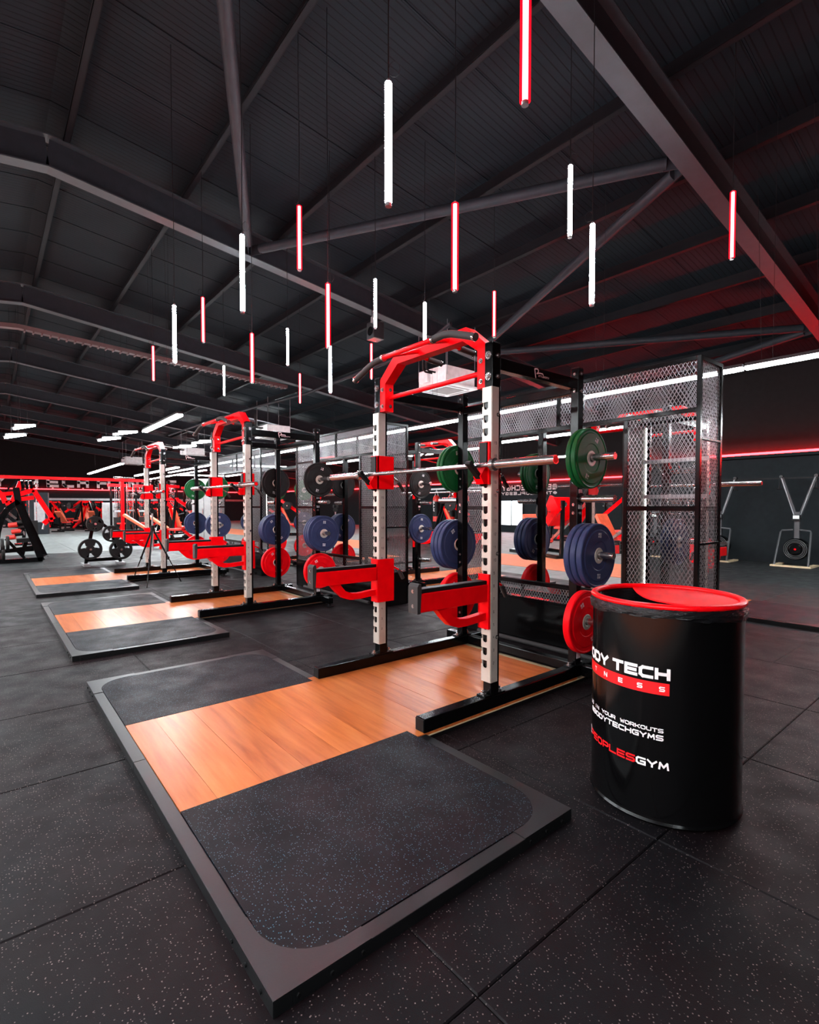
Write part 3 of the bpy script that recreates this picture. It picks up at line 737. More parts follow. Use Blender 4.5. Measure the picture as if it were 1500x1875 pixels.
    # j cups and spotter arms: plate on the post front + plate on the inner side
    for y0, y1, s_ in ((YR0, YR1, 1), (YL0, YL1, -1)):      # s_: direction of the rack's inside
        yin = y1 + .004 if s_ > 0 else y0 - .004
        yo = y0 - .004 if s_ > 0 else y1 + .008
        lo, hi = min(yo, yin + s_ * .010), max(yo, yin + s_ * .010)
        j = MB().box(1.796, 1.812, lo, hi, 1.41, 1.665)
        j.box(1.796, 1.955, min(yin, yin + s_ * .010), max(yin, yin + s_ * .010), 1.41, 1.665)
        j.prism([(1.80, 1.545), (1.80, 1.41), (1.765, 1.41), (1.735, 1.455)], 'y', lo + .012, hi - .012)
        j = j.build('j_cup', 'red', t, bev=.002)
        MB().box(1.786, 1.797, lo + .012, hi - .012, 1.535, 1.66).build('rubber_liner', 'black_matt', j, bev=.002)
        cy_ = (lo + hi) / 2
        MB().beam((1.800, cy_, 1.405), (1.668, cy_, 1.528), .040, .024).cyl((1.668, cy_ - .02, 1.528), (1.668, cy_ + .02, 1.528), .016, 14).build('hook', 'black_matt', j, bev=.003)
        MB().cyl((1.955, yin + s_ * .005, 1.50), (2.00, yin + s_ * .005, 1.47), .008, 10).build('handle_stem', 'chrome', j)
        MB().cyl((2.00, yin + s_ * .005, 1.47), (2.055, yin + s_ * .005, 1.40), .015, 12).build('handle', 'foam', j)
        for z in (1.43, 1.64): pass
        a = MB().box(1.796, 1.814, lo, hi, .535, .868)
        a.box(1.796, 1.955, min(yin, yin + s_ * .012), max(yin, yin + s_ * .012), .535, .868)
        a = a.build('spotter_arm', 'red', t, bev=.002)
        MB().box(1.262, 1.797, cy_ - .036, cy_ + .036, .705, .808).build('arm_tube', 'red', a, bev=.004)
        MB().box(1.262, 1.795, cy_ - .030, cy_ + .030, .808, .832).build('rubber_top', 'black_matt', a, bev=.004)
        MB().prism([(1.262, .700), (1.240, .700), (1.240, .845), (1.252, .862), (1.266, .862), (1.270, .83)], 'y', cy_ - .038, cy_ + .038).build('end_stop', 'foam', a, bev=.003)
        sb = MB()
        for z in (.74, .82): bolt(sb, (1.240, cy_, z), (-1, 0, 0), .008, .005)
        sb.build('bolt', 'chrome', a)
        cv = [(1.40, .70), (1.44, .655), (1.50, .60), (1.56, .580), (1.64, .578), (1.797, .590)]
        up = [(1.797, .635), (1.64, .622), (1.575, .628), (1.52, .650), (1.485, .690), (1.475, .706)]
        mb = MB(); n = len(cv)
        for k in range(n - 1):
            q = [cv[k], cv[k + 1], up[n - 2 - k], up[n - 1 - k]]
            mb.add([(p[0], y, p[1]) for y in (cy_ - .022, cy_ + .022) for p in q], [(3, 2, 1, 0), (4, 5, 6, 7), (0, 1, 5, 4), (2, 3, 7, 6)])
        mb.build('curved_brace', 'red', a)
        MB().cyl((1.955, yin + s_ * .006, .80), (2.005, yin + s_ * .006, .775), .008, 10).build('handle_stem', 'red', a)
        MB().cyl((2.005, yin + s_ * .006, .775), (2.05, yin + s_ * .006, .70), .015, 12).build('handle', 'foam', a)
    # storage pegs outwards on the rear posts
    for yo, s_ in ((YR0, -1), (YL1, 1)):
        for z in (1.62, 1.33, .94, .46):
            p = MB().cyl((2.768, yo, z), (2.768, yo + s_ * .265, z), .0245, 20).build('storage_peg', 'chrome', t)
            MB().cyl((2.768, yo + s_ * .001, z), (2.768, yo + s_ * .010, z), .045, 20).build('peg_flange', 'black', p)
            if z == 1.33:
                bm_ = MB(); 
                for dz in (-.055, .055): bm_.box(2.748, 2.788, min(yo, yo + s_ * .006), max(yo, yo + s_ * .006), z + dz - .016, z + dz + .016)
                bm_.build('mount_plate', 'alu', p)
    lb = MB().box(2.742, 2.792, YR0 - .0012, YR0 - .0004, .18, .30).build('warning_label', 'white_print', t)
    return t
rk = make_rack()
tag(rk, 'nearest power rack, black with red pull-up arch and slotted steel posts, on the foreground platform', 'power rack', 'power racks in the left row')
RPY = 3.77; R3 = 7.50
bx, by, bz = 2.1, 1.511, 0
dup(rk, (bx, by + RPY, 0), 0, 'middle power rack of the left row with red pull-up arch')
dup(rk, (bx, by + R3, 0), 0, 'farthest power rack of the left row, behind the camera tripod')
gR = 'power racks in the right row behind the cages'
dup(rk, (OX - bx, OY - by, 0), PI, 'power rack behind the near cage, seen through its metal mesh', gR)
dup(rk, (OX - bx, OY - by + 3.77, 0), PI, 'power rack seen in the gap between the first two cages', gR)
dup(rk, (OX - bx, OY - by + 7.54, 0), PI, 'power rack behind the second cage', gR)

# ------------------------------------------------------------------ barbells
def make_barbell():
    t = thing('barbell', (1.728, 1.49, 1.518)); x, z = 1.728, 1.518
    MB().cyl((x, .80, z), (x, 2.18, z), .014, 16).build('shaft', 'chrome', t)
    for y0, s_ in ((.805, -1), (2.175, 1)):
        s2 = MB().cyl((x, y0, z), (x, y0 + s_ * .415, z), .025, 24).build('sleeve', 'chrome', t)
        MB().lathe([(.014, y0 + s_ * .012), (.037, y0 + s_ * .010), (.037, y0 - s_ * .016), (.030, y0 - s_ * .022), (.014, y0 - s_ * .022)], (x, 0, z), 'y', 24).build('collar', 'chrome', s2)
        MB().cyl((x, y0 + s_ * .4151, z), (x, y0 + s_ * .4165, z), .018, 20).build('end_cap', 'red', s2)
    return t
bb_ = make_barbell()
tag(bb_, 'bare chrome barbell resting in the hooks of the nearest rack', 'barbell', 'empty barbells on the racks')
dup(bb_, (1.728, 1.49 + RPY, 1.518), 0, 'bare barbell resting in the hooks of the middle rack')
dup(bb_, (1.728, 1.49 + R3, 1.518), 0, 'bare barbell resting in the hooks of the farthest rack')
dup(bb_, (OX - 1.728, OY - 1.49, 1.518), PI, 'bare barbell whose sleeve sticks out right of the near cage')
dup(bb_, (OX - 1.728, OY - 1.49 + 3.77, 1.518), PI, 'bare barbell seen in the gap between the cages')
dup(bb_, (OX - 1.728, OY - 1.49 + 7.54, 1.518), PI, 'bare barbell on the rack behind the second cage')

# ------------------------------------------------------------------ bumper plates
def make_plate(mat, R, T, kg, n_lab, a0, pr='white_print'):
    """disc whose axis is y; outer face looks to -y"""
    t = thing('bumper_plate', (0, 0, 0)); h = T / 2
    prof = [(.055, -h + .004), (.10, -h + .004), (.105, -h + .001), (.175, -h + .001), (.183, -h + .006), (R - .018, -h + .006), (R - .010, -h + .002), (R - .003, -h + .005), (R, -h + .011),
            (R, h - .011), (R - .003, h - .005), (R - .010, h - .002), (R - .018, h - .006), (.183, h - .006), (.175, h - .001), (.105, h - .001), (.10, h - .004), (.055, h - .004)]
    MB().lathe(prof, (0, 0, 0), 'y', 48).build('rubber_disc', mat, t)
    hb = MB().lathe([(.0255, -h + .002), (.030, -h - .001), (.036, -h + .001), (.043, -h), (.052, -h), (.056, -h + .004)], (0, 0, 0), 'y', 32)
    hb.lathe([(.0255, h - .002), (.030, h + .001), (.036, h - .001), (.043, h), (.052, h), (.056, h - .004)], (0, 0, 0), 'y', 32)
    hb.lathe([(.0255, -h + .002), (.0255, h - .002)], (0, 0, 0), 'y', 32).build('steel_hub', 'steel', t)
    for side in (-1, 1):
        mb = MB()
        for k in range(n_lab):
            a = a0 + k * 2 * PI / n_lab; rr = .140
            ca, sa = math.cos(a), math.sin(a)
            def fn(s, u, ca=ca, sa=sa, rr=rr):
                # s along tangent, u along radius
                r_ = rr + u; x = side * (-1) * (ca * r_ - sa * s); z = sa * r_ + ca * s
                if side < 0: x = ca * r_ + sa * s; z = sa * r_ - ca * s
                return (x, side * (h - .0003), z)
            letters(mb, 'KG', -.019, .021, .016, .014, -.014, .0035, fn, .05)
            letters(mb, kg, -.019, .021, .016, .014, .004, .0035, fn, .05)
        mb.build('weight_marking', pr, t)
    return t
PL = {'green': make_plate('green', .212, .040, '10', 2, rad(65)), 'blue': make_plate('blue', .225, .048, '20', 2, rad(88)),
      'red': make_plate('redrub', .225, .060, '25', 2, rad(118)), 'black': make_plate('blackrub', .218, .040, '15', 2, rad(75))}
TH = {'green': .040, 'blue': .048, 'red': .060, 'black': .040}
used = set()
WORD = {1: ['single'], 2: ['inner', 'outer'], 3: ['inner', 'middle', 'outermost']}
def put_plate(colr, loc, rot, label, group):
    src = PL[colr]
    if colr not in used:
        used.add(colr); o = src; o.location = loc; o.rotation_euler = rot
    else:
        o = copy_tree(src); o.location = loc; o.rotation_euler = rot
    o['label'] = label; o['category'] = 'weight plate'; o['group'] = group
    return o
COLN = {'green': 'green', 'blue': 'dark blue', 'red': 'red', 'black': 'black'}
def load(side, fx, fy, z, colr, n, where):
    """side -1: towards -y of the rack's own frame; fx, fy map rack coordinates to the world"""
    d = .011
    for k in range(n):
        c = d + TH[colr] / 2; d += TH[colr] + .001
        y = (YR0 - c) if side < 0 else (YL1 + c)
        ro = random.choice((0, rad(14), rad(-10), rad(35)))if k < n - 1 else 0
        flip = (side > 0) != (fx[0] < 0)
        rz = PI if flip else 0
        put_plate(colr, (fx[0] * 2.768 + fx[1], fx[0] * y + fy, z - .001), (0, ro, rz), '%s %s plate, %s' % (WORD[n][k], COLN[colr], where), 'bumper plates on rack pegs')
PH = (1.615, .935, .455)
def rack_load(fx, fy, name, right, left):
    for (sd, spec, sn) in ((-1, right, 'front end'), (1, left, 'back end')):
        for (colr, n), z, hn in zip(spec, PH, ('top', 'middle', 'bottom')):
            if n: load(sd, fx, fy, z, colr, n, '%s peg, %s of %s' % (hn, sn, name))
rack_load((1, 0), 0, 'the nearest rack', (('green', 2), ('blue', 3), ('red', 1)), (('green', 2), ('blue', 3), ('red', 1)))
rack_load((1, 0), RPY, 'the middle rack', (('black', 1), ('blue', 3), ('red', 1)), (('black', 1), ('blue', 3), ('red', 1)))
rack_load((1, 0), R3, 'the farthest left rack', (('green', 1), ('blue', 2), ('red', 1)), (('green', 1), ('blue', 1), ('red', 1)))
rack_load((-1, OX), OY, 'the rack behind the near cage', (('green', 1), ('blue', 2), ('red', 1)), (('green', 0), ('blue', 2), ('red', 0)))
rack_load((-1, OX), OY + 3.77, 'the rack between the cages', (('black', 1), ('blue', 1), ('red', 0)), (('black', 1), ('blue', 1), ('red', 0)))
rack_load((-1, OX), OY + 7.54, 'the rack behind the second cage', (('green', 1), ('blue', 1), ('red', 1)), (('green', 1), ('blue', 1), ('red', 1)))

# ------------------------------------------------------------------ mesh cages with mirrors
def diamond(mb_v, mb_f, fn, W_, H_, pw=.029, ph=.050, r=.0020):
    nx, ny = max(1, round(W_ / pw)), max(1, round(H_ / ph)); pw, ph = W_ / nx, H_ / ny
    for i in range(2 * nx):
        for j in range(2 * ny):
            x0, x1 = i * pw / 2, (i + 1) * pw / 2
            if (i + j) % 2 == 0: z0, z1 = j * ph / 2, (j + 1) * ph / 2
            else: z0, z1 = (j + 1) * ph / 2, j * ph / 2
            n = len(mb_v); dx, dz = x1 - x0, z1 - z0; L = math.hypot(dx, dz); px, pz = -dz / L * r, dx / L * r
            for (x, z) in ((x0, z0), (x1, z1)):
                mb_v.append(fn(x + px, z + pz, -.0006)); mb_v.append(fn(x - px, z - pz, -.0006)); mb_v.append(fn(x, z, .0016))
            mb_f += [(n, n + 1, n + 4, n + 3), (n + 1, n + 2, n + 5, n + 4), (n + 2, n, n + 3, n + 5)]
def mesh_panel(fn, W_, H_, parent):
    v, f = [], []; diamond(v, f, fn, W_, H_)
    me = bpy.data.meshes.new('mesh_panel'); o_ = parent['_org']
    me.from_pydata([(a - o_[0], b - o_[1], c - o_[2]) for a, b, c in v], [], f)
    me.materials.append(M['mesh']); me.update()
    ob = bpy.data.objects.new('mesh_panel', me); COL.objects.link(ob); ob.parent = parent
    ob['kind'] = 'stuff'
    return ob
CX0, CX1, CY0, CY1, CZ = 3.34, 3.735, .33, 2.70, 2.335
def make_cage():
    t = thing('storage_cage', (3.54, 1.515, 0)); s = .03
    O0, O1, OZ0, OZ1 = .888, 2.142, .585, 1.945
    def bar(n, *b): return MB().box(*b).build(n, 'black', t, bev=.002)
    for x0, x1 in ((CX0, CX0 + s), (CX1 - s, CX1)):
        for y in (CY0, CY1 - s): bar('post', x0, x1, y, y + s, .012, CZ)
        for y in (O0 - s, O1): bar('post', x0, x1, y, y + s, .43, OZ1)
        bar('rail', x0, x1, CY0 + s, CY1 - s, CZ - s, CZ); bar('rail', x0, x1, CY0 + s, CY1 - s, OZ1, OZ1 + s)
        bar('rail', x0, x1, CY0 + s, CY1 - s, .40, .43); bar('rail', x0, x1, O0, O1, OZ0 - s, OZ0)
        bar('rail', x0, x1, CY0 + s, O0 - s, 1.245, 1.28); bar('rail', x0, x1, O1 + s, CY1 - s, 1.245, 1.28)
        bar('rail', x0, x1, 1.475, 1.51, OZ1 + s, CZ - s); bar('rail', x0, x1, 1.24, 1.30, .43, OZ0 - s)
    for y in (CY0, CY1 - s):
        for z in (CZ - s, .40, 1.75, 1.0): bar('rail', CX0 + s, CX1 - s, y, y + s, z, z + s * (1 if z > 2 or z < .5 else .6))
    # plinth
    MB().box(CX0 + .004, CX1 - .004, CY0 + .004, CY1 - .004, .004, .40).build('plinth', 'black_gloss', t, bev=.003)
    MB().cyl((CX0 - .02, CY0 + .3, .022), (CX0 - .02, CY1 - .3, .022), .022, 12).build('foam_roll', 'foam', t)
    for xf in (CX0 + .012, CX1 - .012):
        P = lambda y0, z0, xf=xf: (lambda a, b, c: (xf + c, y0 + a, z0 + b))
        e = .004
        mesh_panel(P(CY0 + s - e, .43 - e), O0 - s - CY0 - s + 2 * e, 1.245 - .43 + 2 * e, t)
        mesh_panel(P(CY0 + s - e, 1.28 - e), O0 - s - CY0 - s + 2 * e, OZ1 - 1.28 + 2 * e, t)
        mesh_panel(P(O1 + s - e, .43 - e), CY1 - s - O1 - s + 2 * e, 1.245 - .43 + 2 * e, t)
        mesh_panel(P(O1 + s - e, 1.28 - e), CY1 - s - O1 - s + 2 * e, OZ1 - 1.28 + 2 * e, t)
        mesh_panel(P(CY0 + s - e, OZ1 + s - e), CY1 - CY0 - 2 * s + 2 * e, CZ - s - OZ1 - s + 2 * e, t)
        mesh_panel(P(O0, .43 - e), O1 - O0, OZ0 - s - .43 + 2 * e, t)
    for yf in (CY0 + .012, CY1 - .012):
        mesh_panel(lambda a, b, c, yf=yf: (CX0 + s + a, yf + c, .43 + b), CX1 - CX0 - 2 * s, CZ - s - .43, t)
    mesh_panel(lambda a, b, c: (CX0 + s + b, CY0 + s + a, CZ - .012 + c), CY1 - CY0 - 2 * s, CX1 - CX0 - 2 * s, t)
    # mirror core: black box with a mirror on both faces and a white led line round its rear edge
    c0, c1 = CX0 + .010, CX1 - .010
    m0, m1 = O0 + .004, O1 - .004
    MB().box(c0, c1, m0, m1, OZ0 + .004, OZ1 - .004).build('mirror_box', 'black_matt', t)
    for xa, xb in ((c0 - .003, c0 - .0005), (c1 + .0005, c1 + .003)):
        MB().box(xa, xb, m0 + .01, m1 - .01, OZ0 + .012, OZ1 - .012).build('mirror', 'mirror', t)
    for y, s_ in ((m0, -1), (m1, 1)):
        l = MB().box(c1 - .022, c1 - .014, min(y, y + s_ * .010), max(y, y + s_ * .010), OZ0 + .01, OZ1 - .02)
        l.build('led_line', 'led_white', t)
    return t
cg = make_cage()
tag(cg, 'near black mesh cage with a mirror panel behind the nearest rack', 'mesh cage', 'mesh storage cages between the rack rows')
cx_, cy_c = 3.54, 1.515
dup(cg, (cx_, cy_c + 3.70, 0), 0, 'second black mesh cage with a mirror, behind the middle rack')
dup(cg, (cx_, cy_c + 7.45, 0), 0, 'third mesh cage with a mirror, behind the farthest rack')

# ------------------------------------------------------------------ black drum with red ring
dc = (1.79, -.14); DR = .30
dt = thing('drum_bin', (dc[0], dc[1], 0), 'tall black oil drum waste bin with red rim and white gym lettering', 'bin')
prof = [(0, .018), (DR - .012, .018), (DR - .012, .012), (DR + .001, .010), (DR + .006, .018), (DR + .001, .028), (DR, .036), (DR, .862), (DR - .004, .872)]
MB().lathe(prof, (dc[0], dc[1], 0), 'z', 96).build('drum_body', 'black_gloss', dt)
MB().lathe([(DR - .004, .872), (DR - .008, .86), (DR - .010, .04), (0, .03)], (dc[0], dc[1], 0), 'z', 64).build('drum_inside', 'black_matt', dt)
ft = MB()
for a in (rad(30), rad(150), rad(236), rad(300)):
    ft.cyl((dc[0] + .25 * math.cos(a), dc[1] + .25 * math.sin(a), 0), (dc[0] + .25 * math.cos(a), dc[1] + .25 * math.sin(a), .018), .022, 12)
ft.build('foot', 'alu', dt)
ring = [(DR - .012 + .015 * math.cos(a) + .006, .882 + .012 * math.sin(a)) for a in [2 * PI * k / 14 for k in range(15)]]
MB().lathe(ring, (dc[0], dc[1], 0), 'z', 96).build('red_ring', 'red', dt)
# lid sheet inside the ring: covers the back, its free edge bows down to the front
ld = MB(); n1, n2 = 40, 16
e0 = Vector((.165, .235)); e1 = Vector((.075, -.277))
dirv = (e1 - e0).normalized(); nrm = Vector((-dirv.y, dirv.x))
if nrm.x < 0: nrm = -nrm
Rl = DR - .012; off = (e0 + e1).dot(nrm) / 2
half = math.sqrt(max(0, Rl * Rl - off * off)); rows = []
vs_ = []
for i in range(n1 + 1):
    s_ = -1 + 2 * i / n1
    for j in range(n2 + 1):
        q = j / n2
        along = half * s_; bow = -.095 * (1 - s_ * s_)
        st = off + bow; chord = math.sqrt(max(0, Rl * Rl - along * along))
        u = st + (chord - st) * q
        u = max(st if st < chord else chord, u)
        # widen rows so that the sheet follows the rim all the way round the back
        p = dirv * along + nrm * u
        dz = -.034 * (1 - q) ** 1.5 * (1 - s_ ** 4) - .006
        vs_.append((dc[0] + p.x, dc[1] + p.y, .886 + dz))
fs = [(i * (n2 + 1) + j, (i + 1) * (n2 + 1) + j, (i + 1) * (n2 + 1) + j + 1, i * (n2 + 1) + j + 1) for i in range(n1) for j in range(n2)]
ld.add(vs_, fs, True)
lid = ld.build('lid', 'lid_red', dt)
lm = lid.modifiers.new('solid', 'SOLIDIFY'); lm.thickness = .004
# black liner bag folded over the rim
bgm = MB(); nb, mb2 = 160, 8; vs_ = []
for i in range(nb):
    a = 2 * PI * i / nb
    low = .828 + .010 * math.sin(2 * a + 1) + .003 * math.sin(9 * a) + .001 * math.sin(29 * a)
    for j in range(mb2 + 1):
        q = j / mb2; r_ = DR + .004 + .006 * math.sin(q * PI) + .0025 * math.sin(23 * a + 9 * q) + .002 * math.sin(41 * a - 14 * q)
        vs_.append((dc[0] + r_ * math.cos(a), dc[1] + r_ * math.sin(a), .874 - (.874 - low) * q))
bgm.add(vs_, [(i * (mb2 + 1) + j, ((i + 1) % nb) * (mb2 + 1) + j, ((i + 1) % nb) * (mb2 + 1) + j + 1, i * (mb2 + 1) + j + 1) for i in range(nb) for j in range(mb2)], True)
bgm.build('liner_overhang', 'bag', dt)
vs_ = []
for i in range(nb):
    a = 2 * PI * i / nb
    for j in range(9):
        q = j / 8; r_ = (DR - .015) * (1 - q * q) + .004 * math.sin(17 * a + 6 * q) * (1 - q)
        vs_.append((dc[0] + r_ * math.cos(a), dc[1] + r_ * math.sin(a), .868 - .42 * q + .02 * math.sin(5 * a) * q * (1 - q)))
MB2 = MB(); MB2.add(vs_, [(i * 9 + j, i * 9 + j + 1, ((i + 1) % nb) * 9 + j + 1, ((i + 1) % nb) * 9 + j) for i in range(nb) for j in range(8)], True)
MB2.build('liner_inside', 'bag', dt)
DEG = DR * PI / 180
def ond(s, z): 
    a = s / DR; return (dc[0] + (DR + .0012) * math.cos(a), dc[1] + (DR + .0012) * math.sin(a), z)
def ond2(s, z):
    a = s / DR; return (dc[0] + (DR + .0020) * math.cos(a), dc[1] + (DR + .0020) * math.sin(a), z)
def arc_text(text, a_end, adv_deg, h, z0, th, mat, start=0, total=None, fn=ond, wf=.92):
    tot = total or len(text)
    mb = MB(); s0 = (a_end - (tot * adv_deg) + adv_deg * (1 - wf) + start * adv_deg) * DEG
    letters(mb, text, s0, adv_deg * DEG, adv_deg * DEG * wf, h, z0, th, fn, .006)
    return mb.build('lettering', mat, dt)
arc_text('TECH', 208.5, 11.4, .048, .594, .0128, 'white_print', wf=.93)
arc_text('BODY', 159.3, 11.2, .048, .594, .0128, 'white_print', wf=.93)
bn = MB()
A0, A1 = 106.5, 208.0; n = 60; vs_ = []
for k in range(n + 1):
    a = A0 + (A1 - A0) * k / n
    vs_ += [ond(a * DEG, .583), ond(a * DEG, .535)]
bn.add(vs_, [(2 * k, 2 * k + 1, 2 * k + 3, 2 * k + 2) for k in range(n)])
bn.build('red_banner', 'red_print', dt)
mbf = MB()
for k, c in enumerate('FITNESS'):
    letters(mbf, c, (205.0 - 15.6 * (6 - k)) * DEG - .021, 1, .021, .020, .549, .0046, ond2, .006)
mbf.build('lettering', 'white_print', dt)
arc_text('TAG US IN YOUR WORKOUTS', 204.4, 4.1, .0165, .384, .0037, 'white_print')
arc_text('@BODYTECHGYMS', 204.5, 5.76, .0225, .352, .0054, 'white_print')
arc_text('#THE', 208.6, 8.0, .031, .238, .0072, 'white_print', 0, 14)
arc_text('PEOPLES', 208.6, 8.0, .031, .238, .0072, 'red_print', 4, 14)
arc_text('GYM', 208.6, 8.0, .031, .238, .0072, 'white_print', 11, 14)
# mesh cage end wall hooks seen through the mesh: cable handles on two rails
# ------------------------------------------------------------------ background things
def at(u, v, ax, val):
    """photo pixel -> the point of the plane ax = val it looks at"""
    r = _F + _R * ((u - 750) / 945.5) + _U * ((955.9 - v) / 945.5); i = 'xyz'.index(ax)
    return CAM + r * ((val - CAM[i]) / r[i])
def grip_disc(mb, c, R, T, n=28):
    """weight plate with its axis along y, three grip holes suggested by a recessed three-arm web"""
    x, y, z = c
    mb.lathe([(R * .78, -T * .25), (R * .80, -T * .5), (R - .008, -T * .5), (R, -T * .3), (R, T * .3), (R - .008, T * .5), (R * .80, T * .5), (R * .78, T * .25)], (x, y, z), 'y', n)
    mb.lathe([(.026, -T * .5), (R * .36, -T * .5), (R * .38, -T * .3), (R * .38, T * .3), (R * .36, T * .5), (.026, T * .5)], (x, y, z), 'y', 20)
    for k in range(3):
        a = PI / 2 + k * 2 * PI / 3; d = Vector((math.cos(a), 0, math.sin(a))); q = Vector((-math.sin(a), 0, math.cos(a)))
        p0 = Vector(c) + d * R * .3; p1 = Vector(c) + d * R * .80
        vs_ = [p0 + q * R * .34 * s1 + Vector((0, s2 * T * .32, 0)) for s1 in (-1, 1) for s2 in (-1, 1)] + [p1 + q * R * .5 * s1 + Vector((0, s2 * T * .32, 0)) for s1 in (-1, 1) for s2 in (-1, 1)]
        mb.add(vs_, [(0, 1, 3, 2), (4, 6, 7, 5), (0, 4, 5, 1), (2, 3, 7, 6), (0, 2, 6, 4), (1, 5, 7, 3)])
    return mb

# plate tree
Y0 = 11.75
tt = thing('plate_tree', (1.43, Y0, 0), 'black A-shaped plate tree standing on the floor behind the farthest platform', 'weight rack')
for x in (1.12, 1.78):
    f = MB().box(x - .06, x + .06, Y0 - .26, Y0 + .26, 0.0, .05).build('foot', 'alu', tt); f['kind'] = 'thing'
fr = MB().beam((1.10, Y0, .12), (1.80, Y0, .12), .06, .07)
fr.build('base_beam', 'black', tt)
MB().beam((1.12, Y0, .04), (1.30, Y0, 1.08), .07, .06).build('leg', 'black', tt)
MB().beam((1.78, Y0, .04), (1.60, Y0, .75), .07, .06).build('leg', 'black', tt)
MB().beam((1.29, Y0, 1.02), (1.64, Y0, .72), .06, .06).build('top_beam', 'black', tt)
PT4 = ((1.19, .36, .225, 'lower left'), (1.77, .33, .225, 'lower right'), (1.285, .90, .165, 'top'), (1.60, .68, .18, 'middle right'))
for px, pz, R_, nm in PT4:
    MB().cyl((px, Y0 - .22, pz), (px, Y0 + .22, pz), .025, 12).build('peg', 'chrome', tt)
for px, pz, R_, nm in PT4:
    for k, w_ in ((0, 'front'), (1, 'inner')):
        yy = Y0 - .155 + k * .05
        g = grip_disc(MB(), (px, yy, pz), R_, .04).build('weight_plate', 'blackrub', org=(px, yy, pz))
        tag(g, '%s black grip plate on the %s peg of the plate tree' % (w_, nm), 'weight plate', 'black grip plates on the plate tree')

# camera tripod
tp = thing('camera_tripod', (1.60, 8.08, 0), 'thin black camera tripod standing in front of the farthest rack', 'tripod')
top = Vector((1.60, 8.08, .92))
for q, (x, y) in enumerate(((1.394, 8.60), (1.405, 7.633), (2.02, 8.02))):
    p = Vector((x, y, 0)); m_ = top.lerp(p, .55)
    lg = MB().cyl(top, m_, .014, 10).build('leg', 'black_matt', tp)
    MB().cyl(m_, p, .009, 8).build('lower_leg', 'black', lg); MB().cyl(m_ + Vector((0, 0, .02)), m_ - Vector((0, 0, .03)), .019, 10).build('clamp', 'black_matt', lg)
MB().cyl((1.60, 8.08, .55), (1.60, 8.08, 1.16), .013, 10).build('centre_column', 'alu', tp)
MB().cyl((1.60, 8.08, .88), (1.60, 8.08, .96), .035, 12).build('collar', 'black_matt', tp)
h = MB().box(1.575, 1.625, 8.05, 8.11, 1.16, 1.24); h.cyl((1.56, 8.08, 1.20), (1.64, 8.08, 1.20), .028, 12); h.build('tripod_head', 'black_matt', tp)
MB().box(1.55, 1.65, 8.05, 8.11, 1.245, 1.31).cyl((1.60, 8.02, 1.278), (1.60, 8.05, 1.278), .022, 12).build('camera', 'black_matt', tp)

# ski machines on the right wall
def make_ski():
    t = thing('ski_machine', (0, 0, 0))
    MB().box(-.02, .09, -.05, .05, .30, 1.16).build('column', 'ski_grey', t, bev=.01)
    for s_ in (-1, 1):
        a = MB().beam((.05, s_ * .03, 1.05), (.05, s_ * .31, 1.93), .06, .055, (1, 0, 0)).build('arm', 'ski_grey', t)
        MB().cyl((-.01, s_ * .31, 1.93), (.08, s_ * .31, 1.93), .035, 14).build('pulley', 'black', a)
        MB().cyl((-.012, s_ * .05, 1.06), (-.012, s_ * .30, 1.90), .009, 6).build('cord', 'alu', a)
        hd = MB().cyl((-.02, s_ * .33, 1.66), (-.02, s_ * .33, 1.90), .012, 8); hd.cyl((-.02, s_ * .33 - .05, 1.655), (-.02, s_ * .33 + .05, 1.665), .017, 10).build('handle', 'black_matt', a)
        MB().tube([(-.40, s_ * .30, .03), (-.10, s_ * .27, .72), (-.07, s_ * .25, .76), (-.05, s_ * .06, .775)], .020, 8).build('support_hoop', 'ski_grey', t)
        MB().box(-.46, .16, s_ * .31 - .05, s_ * .31 + .05, 0, .035).build('base_plank', 'skin_wood', t)
    MB().box(-.46, -.38, -.26, .26, 0, .034).build('base_plank', 'skin_wood', t)
    MB().lathe([(0, -.11), (.10, -.11), (.12, -.10), (.20, -.10), (.235, -.07), (.235, .05), (0, .05)], (0, 0, .36), 'x', 32).build('flywheel_case', 'black', t)
    rg = MB(); [rg.lathe([(r, -.113), (r + .008, -.119), (r + .016, -.113)], (0, 0, .36), 'x', 28) for r in (.14, .17, .20)]
    rg.build('fan_ring', 'ski_grey', t, props={'kind': 'stuff'})
    MB().cyl((-.112, 0, .36), (-.122, 0, .36), .022, 12).build('hub_badge', 'red', t)
    m = MB().box(-.09, -.04, -.075, .075, .97, 1.10).build('monitor', 'black_matt', t, bev=.005)
    MB().box(-.093, -.0905, -.055, .055, 1.015, 1.085).build('screen', 'screen', m)
    return t
sk = make_ski(); gS = 'wall side ski machines'
sk.location = (12.98, 2.10, 0); tag(sk, 'grey ski machine with V-shaped arms against the right wall, fully visible one', 'exercise machine', gS)
dup(sk, (12.98, 3.62, 0), 0, 'grey ski machine partly hidden by the right end of the near cage')
dup(sk, (12.98, 5.14, 0), 0, 'grey ski machine seen through the mesh of the near cage')
tag(MB().box(11.9, 12.2, 3.50, 3.85, .0, .55).build('step_box', 'red', org=(12.05, 3.7, 0), bev=.01), 'small red step box in front of the half-hidden ski machine', 'box')

